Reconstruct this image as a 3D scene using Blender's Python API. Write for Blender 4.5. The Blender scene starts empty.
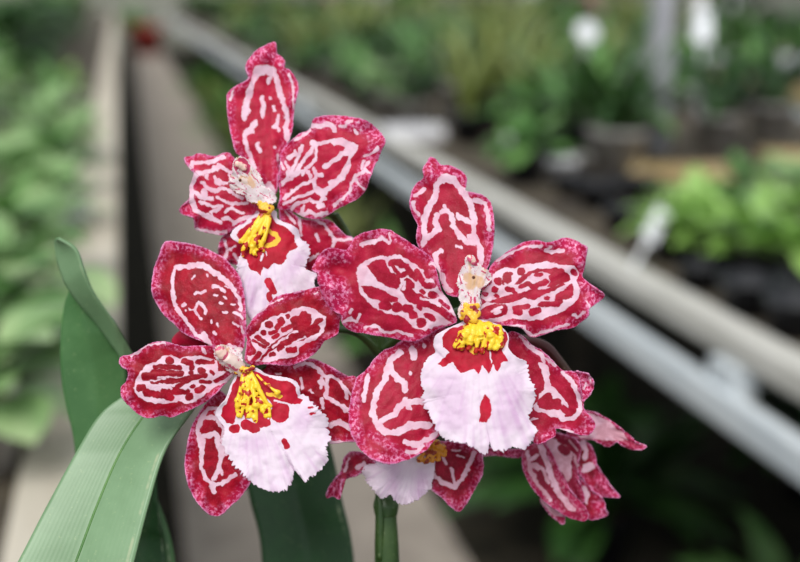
import bpy, math, random
import numpy as np
from mathutils import Vector, Matrix
OFF = {}

C = bpy.context.scene.collection
SC = bpy.context.scene
H = 1.30                     # camera height above the path
FPX = 50.0 / 36.0 * 800.0    # focal length in pixels
PITCH = math.atan(.2601); YAW = math.asin(.2313)

# ---------------------------------------------------------------- camera
cam_d = bpy.data.cameras.new('camera'); cam = bpy.data.objects.new('camera', cam_d); C.objects.link(cam)
cam_d.lens = 50; cam_d.sensor_width = 36; cam_d.clip_start = .02; cam_d.clip_end = 200
cam.location = (0, 0, H); cam.rotation_euler = (math.pi/2 - PITCH, 0, -YAW)
cam_d.dof.use_dof = True; cam_d.dof.focus_distance = .318; cam_d.dof.aperture_fstop = 6.3
SC.camera = cam

# ---------------------------------------------------------------- light
world = bpy.data.worlds.new('overcast'); SC.world = world; world.use_nodes = True
bg = world.node_tree.nodes['Background']; bg.inputs[0].default_value = (.90, .96, 1.0, 1); bg.inputs[1].default_value = .72
sun_d = bpy.data.lights.new('daylight', 'SUN'); sun = bpy.data.objects.new('daylight', sun_d); C.objects.link(sun)
sun_d.energy = 2.85; sun_d.angle = math.radians(32); sun_d.color = (1, .97, .93)
sun.rotation_euler = (math.radians(42), 0, math.radians(-28))
SC.view_settings.view_transform = 'Standard'; SC.view_settings.look = 'None'
SC.view_settings.gamma = 1; SC.view_settings.use_curve_mapping = False
SC.view_settings.exposure = 0.0

# ---------------------------------------------------------------- geometry helpers
Fv = Vector((math.sin(YAW)*math.cos(PITCH), math.cos(YAW)*math.cos(PITCH), -math.sin(PITCH)))
Rv = Vector((math.cos(YAW), -math.sin(YAW), 0)); Uv = Rv.cross(Fv)
CAM = Vector((0, 0, H))
nF, nR, nU, nC = (np.array(v) for v in (Fv, Rv, Uv, CAM))

def P(px, py, mm):           # a place at a distance of mm millimetres in front of the lens
    px, py, d = float(px), float(py), float(mm) / 1000.0
    return CAM + d*(Fv + Rv*((px-400)/FPX) - Uv*((py-281)/FPX))

def Pn(px, py, mm):
    d = (mm/1000.0)[:, None]
    return nC + d*(nF + nR*((px-400)/FPX)[:, None] - nU*((py-281)/FPX)[:, None])

def G(px, py, z):            # where the line of sight meets the level z
    r = Fv + Rv*((px-400)/FPX) - Uv*((py-281)/FPX)
    t = (z-H)/r.z
    return CAM + r*t

def link(name, me, mat=None, parent=None, smooth=True):
    o = bpy.data.objects.new(name, me); C.objects.link(o)
    if mat: me.materials.append(mat)
    if smooth: me.polygons.foreach_set('use_smooth', [True]*len(me.polygons))
    if parent:
        o.parent = parent
        if parent.name in OFF: o.matrix_parent_inverse = Matrix.Translation(-OFF[parent.name])
    return o

def mesh(name, v, f):
    me = bpy.data.meshes.new(name); me.from_pydata([tuple(x) for x in v], [], f); me.update(); return me

def empty(name, loc=(0, 0, 0)):
    o = bpy.data.objects.new(name, None); C.objects.link(o); o.location = loc; o.empty_display_size = .05; return o

def tag(o, label, cat, group=None, kind=None):
    o['label'] = label; o['category'] = cat
    if group: o['group'] = group
    if kind: o['kind'] = kind
    return o

class MB:
    def __init__(s): s.v = []; s.f = []
    def box(s, x0, x1, y0, y1, z0, z1):
        n = len(s.v)
        s.v += [(x, y, z) for z in (z0, z1) for y in (y0, y1) for x in (x0, x1)]
        for q in ((0,2,3,1),(4,5,7,6),(0,1,5,4),(2,6,7,3),(0,4,6,2),(1,3,7,5)): s.f.append([n+i for i in q])
    def tube(s, pts, rad, seg=12, cap=True, flat=1.0, up=Vector((0,0,1))):
        pts = [Vector(p) for p in pts]; n0 = len(s.v); prev = None
        for i, p in enumerate(pts):
            t = (pts[min(i+1, len(pts)-1)] - pts[max(i-1, 0)]).normalized()
            a = (prev if prev is not None else up.cross(t) if abs(up.dot(t)) < .95 else Vector((1,0,0)).cross(t))
            a = (a - t*a.dot(t)).normalized(); b = t.cross(a); prev = a
            r = rad[i] if hasattr(rad, '__len__') else rad
            for k in range(seg):
                an = 2*math.pi*k/seg
                s.v.append(tuple(p + a*(r*math.cos(an)) + b*(r*flat*math.sin(an))))
        for i in range(len(pts)-1):
            for k in range(seg):
                k2 = (k+1) % seg
                s.f.append([n0+i*seg+k, n0+i*seg+k2, n0+(i+1)*seg+k2, n0+(i+1)*seg+k])
        if cap:
            s.f.append([n0+k for k in range(seg)][::-1]); s.f.append([n0+(len(pts)-1)*seg+k for k in range(seg)])
    def lathe(s, prof, seg=28, c=(0,0,0)):
        n0 = len(s.v)
        for r, z in prof:
            for k in range(seg):
                an = 2*math.pi*k/seg; s.v.append((c[0]+r*math.cos(an), c[1]+r*math.sin(an), c[2]+z))
        for i in range(len(prof)-1):
            for k in range(seg):
                k2 = (k+1) % seg
                s.f.append([n0+i*seg+k, n0+i*seg+k2, n0+(i+1)*seg+k2, n0+(i+1)*seg+k])
    def ball(s, c, r, seg=14, sc=(1,1,1)):
        n0 = len(s.v); c = Vector(c); rings = seg//2
        for i in range(rings+1):
            th = math.pi*i/rings
            for k in range(seg):
                an = 2*math.pi*k/seg
                s.v.append((c.x+r*sc[0]*math.sin(th)*math.cos(an), c.y+r*sc[1]*math.sin(th)*math.sin(an), c.z+r*sc[2]*math.cos(th)))
        for i in range(rings):
            for k in range(seg):
                k2 = (k+1) % seg
                s.f.append([n0+i*seg+k, n0+(i+1)*seg+k, n0+(i+1)*seg+k2, n0+i*seg+k2])
    def grid(s, rows):
        n0 = len(s.v); w = len(rows[0])
        for r in rows: s.v += [tuple(p) for p in r]
        for i in range(len(rows)-1):
            for k in range(w-1):
                s.f.append([n0+i*w+k, n0+i*w+k+1, n0+(i+1)*w+k+1, n0+(i+1)*w+k])
    def build(s, name, mat, parent=None, smooth=True):
        return link(name, mesh(name, s.v, s.f), mat, parent, smooth)

def spline(pts, n):
    pts = [Vector(p) for p in pts]; out = []
    m = len(pts)-1
    for i in range(n):
        t = i/(n-1)*m; k = min(int(t), m-1); u = t-k
        p0, p1, p2, p3 = pts[max(k-1,0)], pts[k], pts[k+1], pts[min(k+2,m)]
        out.append(.5*((2*p1)+(p2-p0)*u+(2*p0-5*p1+4*p2-p3)*u*u+(3*p1-p0-3*p2+p3)*u**3))
    return out

# ---------------------------------------------------------------- materials
def lin(c):
    return tuple(((x/255)/12.92 if x/255 <= .04045 else ((x/255+.055)/1.055)**2.4) for x in c) + (1,)

class NT:
    def __init__(s, name):
        s.m = bpy.data.materials.new(name); s.m.use_nodes = True; s.t = s.m.node_tree
        s.b = s.t.nodes['Principled BSDF']; s.out = s.t.nodes['Material Output']
    def n(s, typ, **kw):
        o = s.t.nodes.new(typ)
        for k, v in kw.items(): setattr(o, k, v)
        return o
    def l(s, a, b): s.t.links.new(a, b)
    def coord(s, which='Object'):
        return s.n('ShaderNodeTexCoord').outputs[which]
    def noise(s, scale, detail=3, vec=None, rough=.55, stretch=None):
        n = s.n('ShaderNodeTexNoise'); n.inputs['Scale'].default_value = scale; n.inputs['Detail'].default_value = detail
        n.inputs['Roughness'].default_value = rough
        v = vec or s.coord()
        if stretch:
            mp = s.n('ShaderNodeMapping'); mp.inputs['Scale'].default_value = stretch; s.l(v, mp.inputs[0]); v = mp.outputs[0]
        s.l(v, n.inputs['Vector']); return n.outputs['Fac']
    def val(s, x, sock):
        if isinstance(x, (int, float)): sock.default_value = x
        else: s.l(x, sock)
    def math(s, op, a, b=0, c=None):
        n = s.n('ShaderNodeMath', operation=op); s.val(a, n.inputs[0]); s.val(b, n.inputs[1])
        if c is not None: s.val(c, n.inputs[2])
        return n.outputs[0]
    def step(s, x, lo, hi):
        n = s.n('ShaderNodeMapRange', interpolation_type='SMOOTHSTEP'); s.val(x, n.inputs[0])
        n.inputs[1].default_value = lo; n.inputs[2].default_value = hi; return n.outputs[0]
    def mix(s, f, a, b):
        n = s.n('ShaderNodeMix', data_type='RGBA'); s.val(f, n.inputs[0])
        for x, k in ((a, 6), (b, 7)):
            if isinstance(x, tuple): n.inputs[k].default_value = x
            else: s.l(x, n.inputs[k])
        return n.outputs[2]
    def bump(s, h, strength, dist):
        n = s.n('ShaderNodeBump'); n.inputs['Strength'].default_value = strength; n.inputs['Distance'].default_value = dist
        s.l(h, n.inputs['Height']); s.l(n.outputs[0], s.b.inputs['Normal'])
    def fin(s, col, rough=.5, spec=.5, metal=0, transl=None, amount=.2):
        if isinstance(col, tuple): s.b.inputs['Base Color'].default_value = col
        else: s.l(col, s.b.inputs['Base Color'])
        s.b.inputs['Roughness'].default_value = rough; s.b.inputs['Metallic'].default_value = metal
        s.b.inputs['Specular IOR Level'].default_value = spec
        if transl is not None:
            tr = s.n('ShaderNodeBsdfTranslucent'); mx = s.n('ShaderNodeMixShader'); mx.inputs[0].default_value = amount
            if isinstance(transl, tuple): tr.inputs[0].default_value = transl
            else: s.l(transl, tr.inputs[0])
            s.l(s.b.outputs[0], mx.inputs[1]); s.l(tr.outputs[0], mx.inputs[2]); s.l(mx.outputs[0], s.out.inputs[0])
        return s.m

def two_tone(name, a, b, scale, rough=.6, spec=.4, bump=0, metal=0, lo=.35, hi=.65, stretch=None, transl=0):
    t = NT(name); n = t.noise(scale, 4, stretch=stretch)
    c = t.mix(t.step(n, lo, hi), lin(a), lin(b))
    if bump: t.bump(n, .5, bump)
    return t.fin(c, rough, spec, metal, c if transl else None, transl)

def petal_material(name, red, deep, white=(240, 206, 224), edge=(214, 92, 148), dots=(232, 124, 170)):
    t = NT(name)
    at = t.n('ShaderNodeAttribute', attribute_name='marks'); sep = t.n('ShaderNodeSeparateColor'); t.l(at.outputs['Color'], sep.inputs[0])
    W, E_, M = sep.outputs[0], sep.outputs[1], sep.outputs[2]
    n1 = t.noise(1050, 2); n2 = t.noise(260, 3); n3 = t.noise(2300, 2)
    base = t.mix(t.step(n2, .35, .68), lin(deep), lin(red))
    base = t.mix(t.math('MULTIPLY', t.step(n3, .5, .75), .30), base, lin((212, 60, 96)))
    base = t.mix(t.math('MULTIPLY', M, .55), base, lin((206, 30, 98)))
    mt = t.math('MULTIPLY', M, t.step(n1, .47, .56)); base = t.mix(mt, base, lin(dots)); base = t.mix(t.math('MULTIPLY', M, t.step(n1, .62, .72)), base, lin(white))
    ed = t.step(t.math('ADD', E_, t.math('MULTIPLY', t.math('SUBTRACT', n1, .5), 1.5)), .50, .74)
    base = t.mix(t.math('MULTIPLY', ed, .85), base, lin(edge))
    rimf = t.math('MULTIPLY', t.step(E_, .66, .92), t.step(n1, .40, .52)); base = t.mix(t.math('MULTIPLY', rimf, .8), base, lin((232, 170, 208)))
    wf = t.step(t.math('ADD', W, t.math('MULTIPLY', t.math('SUBTRACT', n3, .5), .55)), .18, .82)
    col = t.mix(wf, base, t.mix(t.step(n2, .4, .65), lin(white), lin((232, 186, 206))))
    t.bump(t.math('ADD', n3, t.math('MULTIPLY', n1, .8)), .35, .0003)
    return t.fin(col, .45, .22, 0, col, .18)

def lip_material(name, white=(238, 222, 236)):
    t = NT(name)
    at = t.n('ShaderNodeAttribute', attribute_name='marks'); sep = t.n('ShaderNodeSeparateColor'); t.l(at.outputs['Color'], sep.inputs[0])
    Rm, Ym, L = sep.outputs[0], sep.outputs[1], sep.outputs[2]
    n1 = t.noise(900, 3); n2 = t.noise(220, 3)
    c = t.mix(t.math('MULTIPLY', t.math('ADD', t.math('MULTIPLY', t.step(n2, .45, .75), .25), L), .6), lin(white), lin((206, 156, 204)))
    c = t.mix(t.step(Rm, .3, .7), c, t.mix(t.step(n2, .4, .65), lin((176, 14, 42)), lin((200, 24, 56))))
    c = t.mix(t.step(Ym, .3, .7), c, lin((252, 205, 70)))
    t.bump(t.math('ADD', n1, n2), .3, .0004)
    return t.fin(c, .55, .2, 0, c, .2)

def crest_material(name, yellow, red, amt):
    t = NT(name); n1 = t.noise(420, 2)
    c = t.mix(t.step(n1, amt, amt+.03), lin(yellow), lin(red))
    t.bump(t.noise(1200, 2), .3, .0003)
    return t.fin(c, .35, .5, 0, c, .12)

M = {}
M['f1'] = petal_material('petal_rose_red', (196, 26, 66), (172, 12, 50))
M['f2'] = petal_material('petal_crimson', (178, 10, 42), (142, 2, 28))
M['f3'] = petal_material('petal_red', (184, 22, 60), (160, 10, 44))
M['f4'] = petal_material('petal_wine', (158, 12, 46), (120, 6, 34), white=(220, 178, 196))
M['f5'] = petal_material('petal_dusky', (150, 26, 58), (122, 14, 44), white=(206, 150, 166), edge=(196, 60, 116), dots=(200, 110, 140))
M['lip'] = lip_material('lip_white')
M['crest'] = crest_material('crest_yellow', (254, 214, 52), (186, 34, 22), .55)
M['crest_spot'] = crest_material('crest_spotted', (248, 196, 60), (160, 30, 40), .53)
M['crest_dark'] = crest_material('crest_ochre', (214, 140, 30), (150, 50, 20), .52)
M['column'] = crest_material('column_blush', (246, 222, 214), (214, 90, 128), .60)
def hood_material():
    t = NT('column_hood')
    at = t.n('ShaderNodeAttribute', attribute_name='marks'); sep = t.n('ShaderNodeSeparateColor'); t.l(at.outputs['Color'], sep.inputs[0])
    n1 = t.noise(1500, 2)
    c = t.mix(t.step(n1, .58, .66), lin((246, 232, 236)), lin((226, 130, 164)))
    c = t.mix(sep.outputs[1], c, lin((238, 200, 172))); c = t.mix(sep.outputs[2], c, lin((240, 180, 60)))
    c = t.mix(t.step(sep.outputs[0], .3, .7), c, lin((214, 74, 116)))
    return t.fin(c, .5, .3, 0, c, .2)
M['hood'] = hood_material()
M['cap'] = crest_material('cap_pink', (226, 96, 132), (246, 210, 196), .52)
M['dot'] = NT('column_pit').fin(lin((90, 40, 20)), .6)

def leaf_material(name, a, b, rough=.4, stripes=0, scale=60):
    t = NT(name); n = t.noise(scale, 4)
    c = t.mix(t.step(n, .35, .65), lin(a), lin(b))
    sp = t.noise(900, 2); c = t.mix(t.math('MULTIPLY', t.step(sp, .62, .8), .25), c, lin((190, 205, 150)))
    if stripes:
        at = t.n('ShaderNodeAttribute', attribute_name='across')
        w = t.math('SINE', t.math('MULTIPLY', at.outputs['Fac'], stripes))
        st2 = t.math('MULTIPLY', t.step(at.outputs['Fac'], .925, .94), t.math('SUBTRACT', 1, t.step(at.outputs['Fac'], .95, .965))); c = t.mix(t.math('MULTIPLY', st2, t.step(t.noise(160, 3), .46, .62)), c, lin((160, 176, 138)))
        c = t.mix(t.math('MULTIPLY', t.step(w, .2, 1), .03), c, lin((150, 175, 130)))
        t.bump(t.math('ADD', t.math('MULTIPLY', w, .06), n), .3, .0003)
    return t.fin(c, rough, .55, 0, c, .15)

M['leaf'] = leaf_material('leaf_green', (112, 146, 106), (128, 162, 122), .38, 150, 40)
M['leaf_rib'] = leaf_material('leaf_rib', (70, 120, 52), (92, 140, 66), .45)
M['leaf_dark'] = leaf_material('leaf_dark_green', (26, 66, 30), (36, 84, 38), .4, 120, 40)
M['leaf_mid'] = leaf_material('leaf_mid_green', (72, 118, 68), (92, 138, 84), .42, 120, 40)
M['stem'] = leaf_material('stem_green', (44, 72, 30), (70, 96, 44), .4)
M['stem_purple'] = leaf_material('stem_purple', (84, 34, 36), (70, 70, 34), .4)
M['fol_dark'] = leaf_material('foliage_dark', (30, 62, 26), (52, 92, 36), .45, 0, 9)
M['fol_mid'] = leaf_material('foliage_mid', (74, 122, 56), (112, 156, 84), .45, 0, 9)
M['fol_bright'] = leaf_material('foliage_bright', (116, 162, 66), (156, 196, 104), .45, 0, 9)
M['fol_blue'] = leaf_material('foliage_blue', (118, 156, 96), (172, 196, 142), .45, 0, 9)
M['fol_olive'] = leaf_material('foliage_olive', (110, 124, 58), (146, 156, 88), .45, 0, 9)
M['pot_black'] = two_tone('black_plastic', (26, 27, 32), (42, 43, 48), 20, .45)
M['pot_terra'] = two_tone('terracotta', (168, 82, 60), (140, 64, 48), 20, .8)
M['pot_grey'] = two_tone('grey_clay', (150, 146, 144), (180, 176, 172), 20, .8)
M['pot_white'] = two_tone('white_plastic', (226, 226, 232), (240, 240, 245), 20, .5)
M['bark'] = two_tone('bark_chips', (64, 46, 34), (104, 80, 58), 90, .9, .2, .01)
M['metal'] = two_tone('weathered_aluminium', (196, 204, 210), (212, 218, 222), 6, .55, .4, .001, 0, stretch=(6, 1, 6))
M['metal_warm'] = two_tone('weathered_rim', (184, 182, 175), (202, 200, 194), 6, .6, .4, .001, 0, stretch=(6, 1, 6))
M['wood'] = two_tone('grey_board', (178, 168, 152), (200, 192, 178), 5, .8, .2, .001, 0, stretch=(8, .6, 8))
M['wood_tan'] = two_tone('tan_board', (170, 148, 104), (196, 174, 132), 5, .8, .2, .001, 0, stretch=(1, 8, 8))
M['mat'] = two_tone('dark_bench_mat', (66, 60, 54), (92, 84, 72), 12, .9, .2)
M['path'] = two_tone('worn_concrete', (150, 141, 132), (170, 160, 150), 7, .85, .2, .003)
M['soil'] = two_tone('damp_soil', (30, 28, 22), (50, 46, 36), 14, .95, .2, .01)
M['wall'] = two_tone('grey_wall', (132, 134, 124), (154, 154, 144), 3, .9, .2)
M['pink'] = two_tone('pink_blossom', (214, 110, 160), (230, 150, 190), 40, .5)
M['white'] = two_tone('white_blossom', (236, 232, 238), (246, 244, 248), 40, .5)
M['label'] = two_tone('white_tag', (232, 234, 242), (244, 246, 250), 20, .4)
M['pipe'] = two_tone('grey_pipe', (150, 150, 158), (176, 176, 184), 8, .5)
# ================================================================ the glasshouse
def slab(name, x0, x1, y0, y1, z0, z1, mat, kind='structure'):
    mb = MB(); mb.box(x0, x1, y0, y1, z0, z1); o = mb.build(name, mat, None, False); o['kind'] = kind; return o
mb = MB(); mb.grid([[(x, y, 0) for x in np.linspace(-6, 10, 8)] for y in np.linspace(-3, 30, 8)]); fl_ = mb.build('floor', M['soil'], None, False); fl_['kind'] = 'structure'
slab('path', .055, .70, -2.5, 27, -.02, .012, M['path'])
slab('wall_back', -5.2, 9.2, 28.2, 28.35, 0, 2.6, M['wall'])
slab('wall_left', -5.2, -5.05, -2.5, 28.2, 0, 1.5, M['wall'])
slab('wall_right', 9.05, 9.2, -2.5, 28.2, 0, 1.5, M['wall'])

def bench(name, label, x0, x1, y0, y1, rim, rail, legs, mats, rimh=.045, top=.88, right=True):
    b = empty(name, (0, 0, 0)); tag(b, label, 'bench')
    q = MB(); q.box(x0, x1, y0, y1, top-.03, top-.012); q.build('bench_top', mats[1], b, False)
    for (a, c, z0, z1, mt, nm) in rail:
        q = MB(); q.box(a, c, y0, y1, z0, z1); r = q.build(nm, mt, b, False)
        bv = r.modifiers.new('bevel', 'BEVEL'); bv.width = .006; bv.segments = 2
    return b
rb = bench('plant_bench', 'long plant bench right of the path with a double pale metal edge rail', .773, 2.30, .35, 25.0,
           None, [(.725, .773, .842, .88, M['metal_warm'], 'rim'), (.703, .728, .762, .808, M['metal'], 'lower_rail'), (2.30, 2.34, .84, .885, M['metal'], 'rear_rail')], None, (None, M['mat']))
for y in (1.22, 2.5, 3.7, 4.9, 6.1, 8.5, 11):
    q = MB(); q.box(.712, .75, y-.03, y+.03, .80, .84); q.build('bracket', M['metal'], rb, False)
for y in (.5, 2.9, 5.3, 8.5, 12, 16, 20):
    for x in (1.3, 2.2):
        q = MB(); q.box(x, x+.04, y+.2, y+.24, 0, .85); q.build('leg', M['mat'], rb, False)
lb = bench('plant_bench', 'long plant bench left of the path edged with a grey board', -1.5, -.113, .55, 25,
           None, [(-.113, -.022, .86, .88, M['wood'], 'edge_board'), (-.10, -.08, .80, .858, M['mat'], 'side_board')], None, (None, M['mat']))
for y in (1.2, 2.8, 4.4, 6.0, 8.0, 10, 15, 20):
    for x in (-.20, -1.4):
        q = MB(); q.box(x, x+.04, y, y+.04, 0, .85); q.build('leg', M['mat'], lb, False)
lb.rotation_euler = (0, 0, .009)
fb = bench('plant_bench', 'far plant bench beyond the right one with a tan front board', 3.05, 4.6, 1.8, 24.0,
           None, [(3.0, 3.05, .80, .88, M['wood_tan'], 'front_board'), (4.6, 4.65, .80, .90, M['wood'], 'back_board')], None, (None, M['mat']))
for y in (2.4, 4.4, 6.4, 8.4, 12, 16, 20):
    for x in (3.1, 4.5):
        q = MB(); q.box(x, x+.06, y, y+.06, 0, .85); q.build('leg', M['wood'], fb, False)

# ---------------------------------------------------------------- plants
def leaf_rows(rnd, n, length, width, arch, spread, kind):
    mb = MB()
    for i in range(n):
        az = rnd.uniform(0, 2*math.pi); ln = length*rnd.uniform(.6, 1.1); w = width*rnd.uniform(.7, 1.15); tilt = rnd.uniform(*spread); a2 = arch*rnd.uniform(.6, 1.3)
        d = Vector((math.cos(az), math.sin(az), 0)); sd = Vector((-d.y, d.x, 0)); r0 = rnd.uniform(0, .03); rows = []
        p = d*r0 + Vector((0, 0, rnd.uniform(0, .02))); ang = tilt; st_ = 9
        for k in range(st_+1):
            u = k/st_
            if kind == 'strap': ww = w*(.45+.55*math.sin(min(u*2.2, 1)*math.pi/2))*(1-u**3)**.7+.0006
            else: ww = (w*.08 if u < .35 else w*math.sin(((u-.35)/.65)**.8*math.pi)**.75)+.0006
            up = Vector((-d.x*math.cos(ang), -d.y*math.cos(ang), math.sin(ang)))
            rows.append([p-sd*ww+up*.15*ww, p, p+sd*ww+up*.15*ww])
            p = p+(d*math.sin(ang)+Vector((0, 0, math.cos(ang))))*(ln/st_); ang += a2/st_
            if p.z < .005 and kind == 'strap': p.z = .005
        mb.grid(rows)
    return mb

def pot(mat, r, h, parent):
    mb = MB(); mb.lathe([(0, 0), (r*.72, 0), (r*.95, h*.86), (r, h*.86), (r, h), (r*.9, h), (r*.86, h*.88)], 24); o = mb.build('pot', mat, parent)
    q = MB(); q.lathe([(r*.9, h*.86), (r*.5, h*.9), (.0001, h*.88)], 20); q.build('bark', M['bark'], parent); return o

def plant(seed, leaf, n, length, width, arch, spread, kind, potm, r, h, flowers=None, nfl=0):
    rnd = random.Random(seed); t = empty('potted_plant'); t.name = 'potted_orchid' if kind == 'strap' else 'potted_plant'
    pot(potm, r, h, t)
    mb = leaf_rows(rnd, n, length, width, arch, spread, kind)
    mb.v = [(x, y, z+h*.86) for x, y, z in mb.v]
    fo = mb.build('foliage', leaf, t)
    if flowers:
        q = MB(); s2 = MB()
        for k in range(nfl):
            a = rnd.uniform(0, 6.28); rr = rnd.uniform(.02, .09); zt = h+length*rnd.uniform(.8, 1.3); tp = Vector((rr*math.cos(a), rr*math.sin(a), zt))
            s2.tube([(0, 0, h*.8), tp*.6+Vector((0, 0, .0)), tp], [.002, .0018, .0015], 6)
            for j in range(5):
                an = j*1.257+k; cpt = tp+Vector((.016*math.cos(an), -.006, .016*math.sin(an))); q.ball(cpt, .013, 8, (1, .4, 1))
        s2.build('flower_stalk', M['stem'], t); q.build('blossom', flowers, t)
    return t

def copy_tree(o):
    r = o.copy(); C.objects.link(r)
    for ch in o.children:
        c = ch.copy(); C.objects.link(c); c.parent = r
    return r
used = set()
def place(proto, x, y, z, rz, s, label, cat='potted plant', group=None):
    o = proto if proto.name not in used else copy_tree(proto)
    used.add(proto.name); used.add(o.name)
    o.location = (x, y, z); o.rotation_euler = (0, 0, rz); o.scale = (s, s, s); tag(o, label, cat, group); return o

pr = {
 'strap_green': plant(1, M['fol_mid'], 16, .26, .013, 1.3, (.1, .7), 'strap', M['pot_black'], .06, .09),
 'strap_olive': plant(2, M['fol_olive'], 18, .30, .011, 1.0, (.05, .5), 'strap', M['pot_black'], .06, .09),
 'strap_dark': plant(3, M['fol_dark'], 20, .30, .014, 1.4, (.1, .8), 'strap', M['pot_grey'], .06, .09),
 'bush_bright': plant(4, M['fol_bright'], 34, .105, .021, 1.2, (.1, 1.2), 'oval', M['pot_black'], .045, .055),
 'bush_mid': plant(5, M['fol_mid'], 34, .16, .028, 1.3, (.1, 1.3), 'oval', M['pot_black'], .06, .10),
 'bush_blue': plant(6, M['fol_blue'], 22, .17, .04, 1.2, (.2, 1.3), 'oval', M['pot_grey'], .06, .09),
 'flowering_pink': plant(7, M['fol_mid'], 14, .26, .013, 1.1, (.1, .6), 'strap', M['pot_black'], .06, .09, M['pink'], 4),
 'flowering_white': plant(8, M['fol_mid'], 14, .24, .015, 1.1, (.1, .6), 'strap', M['pot_white'], .06, .09, M['white'], 3),
 'tall_olive': plant(9, M['fol_olive'], 34, .75, .022, 1.0, (.02, .5), 'strap', M['pot_black'], .13, .22),
 'tall_green': plant(10, M['fol_mid'], 60, .62, .06, 1.1, (.05, .9), 'oval', M['pot_black'], .14, .24),
 'tall_dark': plant(11, M['fol_dark'], 70, .62, .07, 1.2, (.05, 1.1), 'oval', M['pot_black'], .14, .24),
}
ORD = ('first', 'second', 'third', 'fourth', 'fifth', 'sixth')
rd = random.Random(21)
TOP = .871
def on_px(px, py, z): return G(px, py, z)
# right bench: bright young plants in black pots nearest the lens
k = 0
for (px, py, s, kind, lab) in [
    (672, 258, .80, 'bush_bright', 'bright green young plant nearest the pale rail, leftmost of its row'),
    (712, 268, .85, 'bush_bright', 'bright green young plant, second from the left of the bright row'),
    (755, 282, .90, 'bush_bright', 'bright green young plant in the bright row, just left of the frame edge'),
    (800, 292, .95, 'bush_bright', 'bright green leafy plant cut by the right frame edge'),
    (690, 236, .80, 'bush_bright', 'bright green plant in the second bright row, nearest the white tag'),
    (738, 246, .55, 'bush_blue', 'pale blue-green plant among the bright green ones'),
    (785, 250, .85, 'bush_bright', 'bright green plant in the second bright row at the right edge'),
    (740, 218, .60, 'bush_mid', 'mid green plant directly behind the bright green rows'),
    (795, 222, .60, 'bush_blue', 'pale blue-green plant behind the bright rows at the right edge'),
    ]:
    p = on_px(px, py, TOP); place(pr[kind], p.x, p.y, TOP, rd.uniform(0, 6), s, lab)
for (px, py, s, kind, lab) in [
    (566, 158, 1.0, 'strap_green', 'green strap-leaved orchid above the white pot of the right bench'),
    (530, 150, 1.0, 'bush_mid', 'mid green plant behind the pale rail, above the central flower'),
    (604, 165, 1.05, 'strap_green', 'green strap-leaved orchid just left of the grey post'),
    (470, 128, .85, 'strap_olive', 'yellow-green strap-leaved orchid right of the white tray'),
    (622, 150, 1.1, 'bush_mid', 'mid green broad-leaved plant at the foot of the grey post'),
    (715, 150, 1.1, 'strap_dark', 'dark strap-leaved orchid right of the grey post behind the plank'),
    (330, 45, 1.1, 'flowering_pink', 'pink-flowered orchid far down the right bench, above the topmost flower pair'),
    (590, 72, 1.1, 'flowering_pink', 'pink-flowered orchid on the right bench behind the round white tag'),
    (380, 52, 1.0, 'flowering_white', 'white-flowered orchid far down the right bench, top centre'),
    (690, 110, 1.0, 'flowering_white', 'white-flowered orchid behind the tall white tag, upper right'),
    (770, 140, 1.2, 'strap_dark', 'dark strap-leaved orchid at the right frame edge behind the plank')]:
    p = on_px(px, py, TOP); place(pr[kind], p.x, p.y, TOP, rd.uniform(0, 6), s, lab)
# loose pots in front of them
def empty_pot(px, py, s, lab, mat='pot_black'):
    p = on_px(px, py, TOP); mb = MB(); r, h = .05*s, .055*s
    mb.lathe([(0, 0), (r*.72, 0), (r*.95, h*.86), (r, h*.86), (r, h), (r*.9, h), (r*.84, h*.4), (0, h*.38)], 24)
    o = mb.build('plant_pot', M[mat]); o.location = (p.x, p.y, TOP); tag(o, lab, 'plant pot', 'loose pots on the right bench'); return o
for px, py, s, lab, mt in [(748, 312, .9, 'black pot near the pale rail, below the bright green row', 'pot_black'), (796, 334, .9, 'black pot standing nearest the rail at the right frame edge', 'pot_black'),
                       (800, 312, .9, 'black pot behind the nearest one at the right edge', 'pot_black'), (700, 288, .7, 'small black pot under the left bright green plants', 'pot_black'),
                       (625, 232, .9, 'black pot left of the bright green row beside the white tag', 'pot_black'), (600, 208, 1, 'black pot left of the row, further back on the right bench', 'pot_black'),
                       (560, 180, .9, 'white pot left of the loose black pots', 'pot_white'), (588, 172, .8, 'pale grey pot behind the loose black pots', 'pot_grey'), (570, 195, .8, 'black pot just in front of the white pot', 'pot_black'), (640, 200, .9, 'black pot behind the white tag', 'pot_black')]:
    empty_pot(px, py, s, lab, mt)
def plank(px, py, w, lab):
    p = on_px(px, py, TOP); mb = MB(); mb.box(-w/2, w/2, -.035, .035, 0, .03); o = mb.build('wooden_plank', M['wood_tan'], None, False); o.location = (p.x, p.y, TOP); o.rotation_euler = (0, 0, -.22); tag(o, lab, 'plank')
plank(678, 178, .24, 'tan wooden plank lying on the right bench behind the bright green plants')
plank(800, 163, .20, 'tan wooden plank cut by the right frame edge behind the bright green plants')
mb = MB(); mb.tube([(1.9, 4.15, 1.03), (3.0, 3.9, 1.03), (4.6, 3.5, 1.03)], .03, 12); o = mb.build('pipe', M['pipe']); tag(o, 'grey horizontal pipe crossing the upper right background', 'pipe')
p = on_px(655, 150, TOP); mb = MB(); mb.box(-.025, .025, -.025, .025, 0, .8); o = mb.build('post', M['pipe'], None, False); o.location = (p.x, p.y, TOP); tag(o, 'grey vertical post rising from the right bench in the upper right background', 'post')
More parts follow.
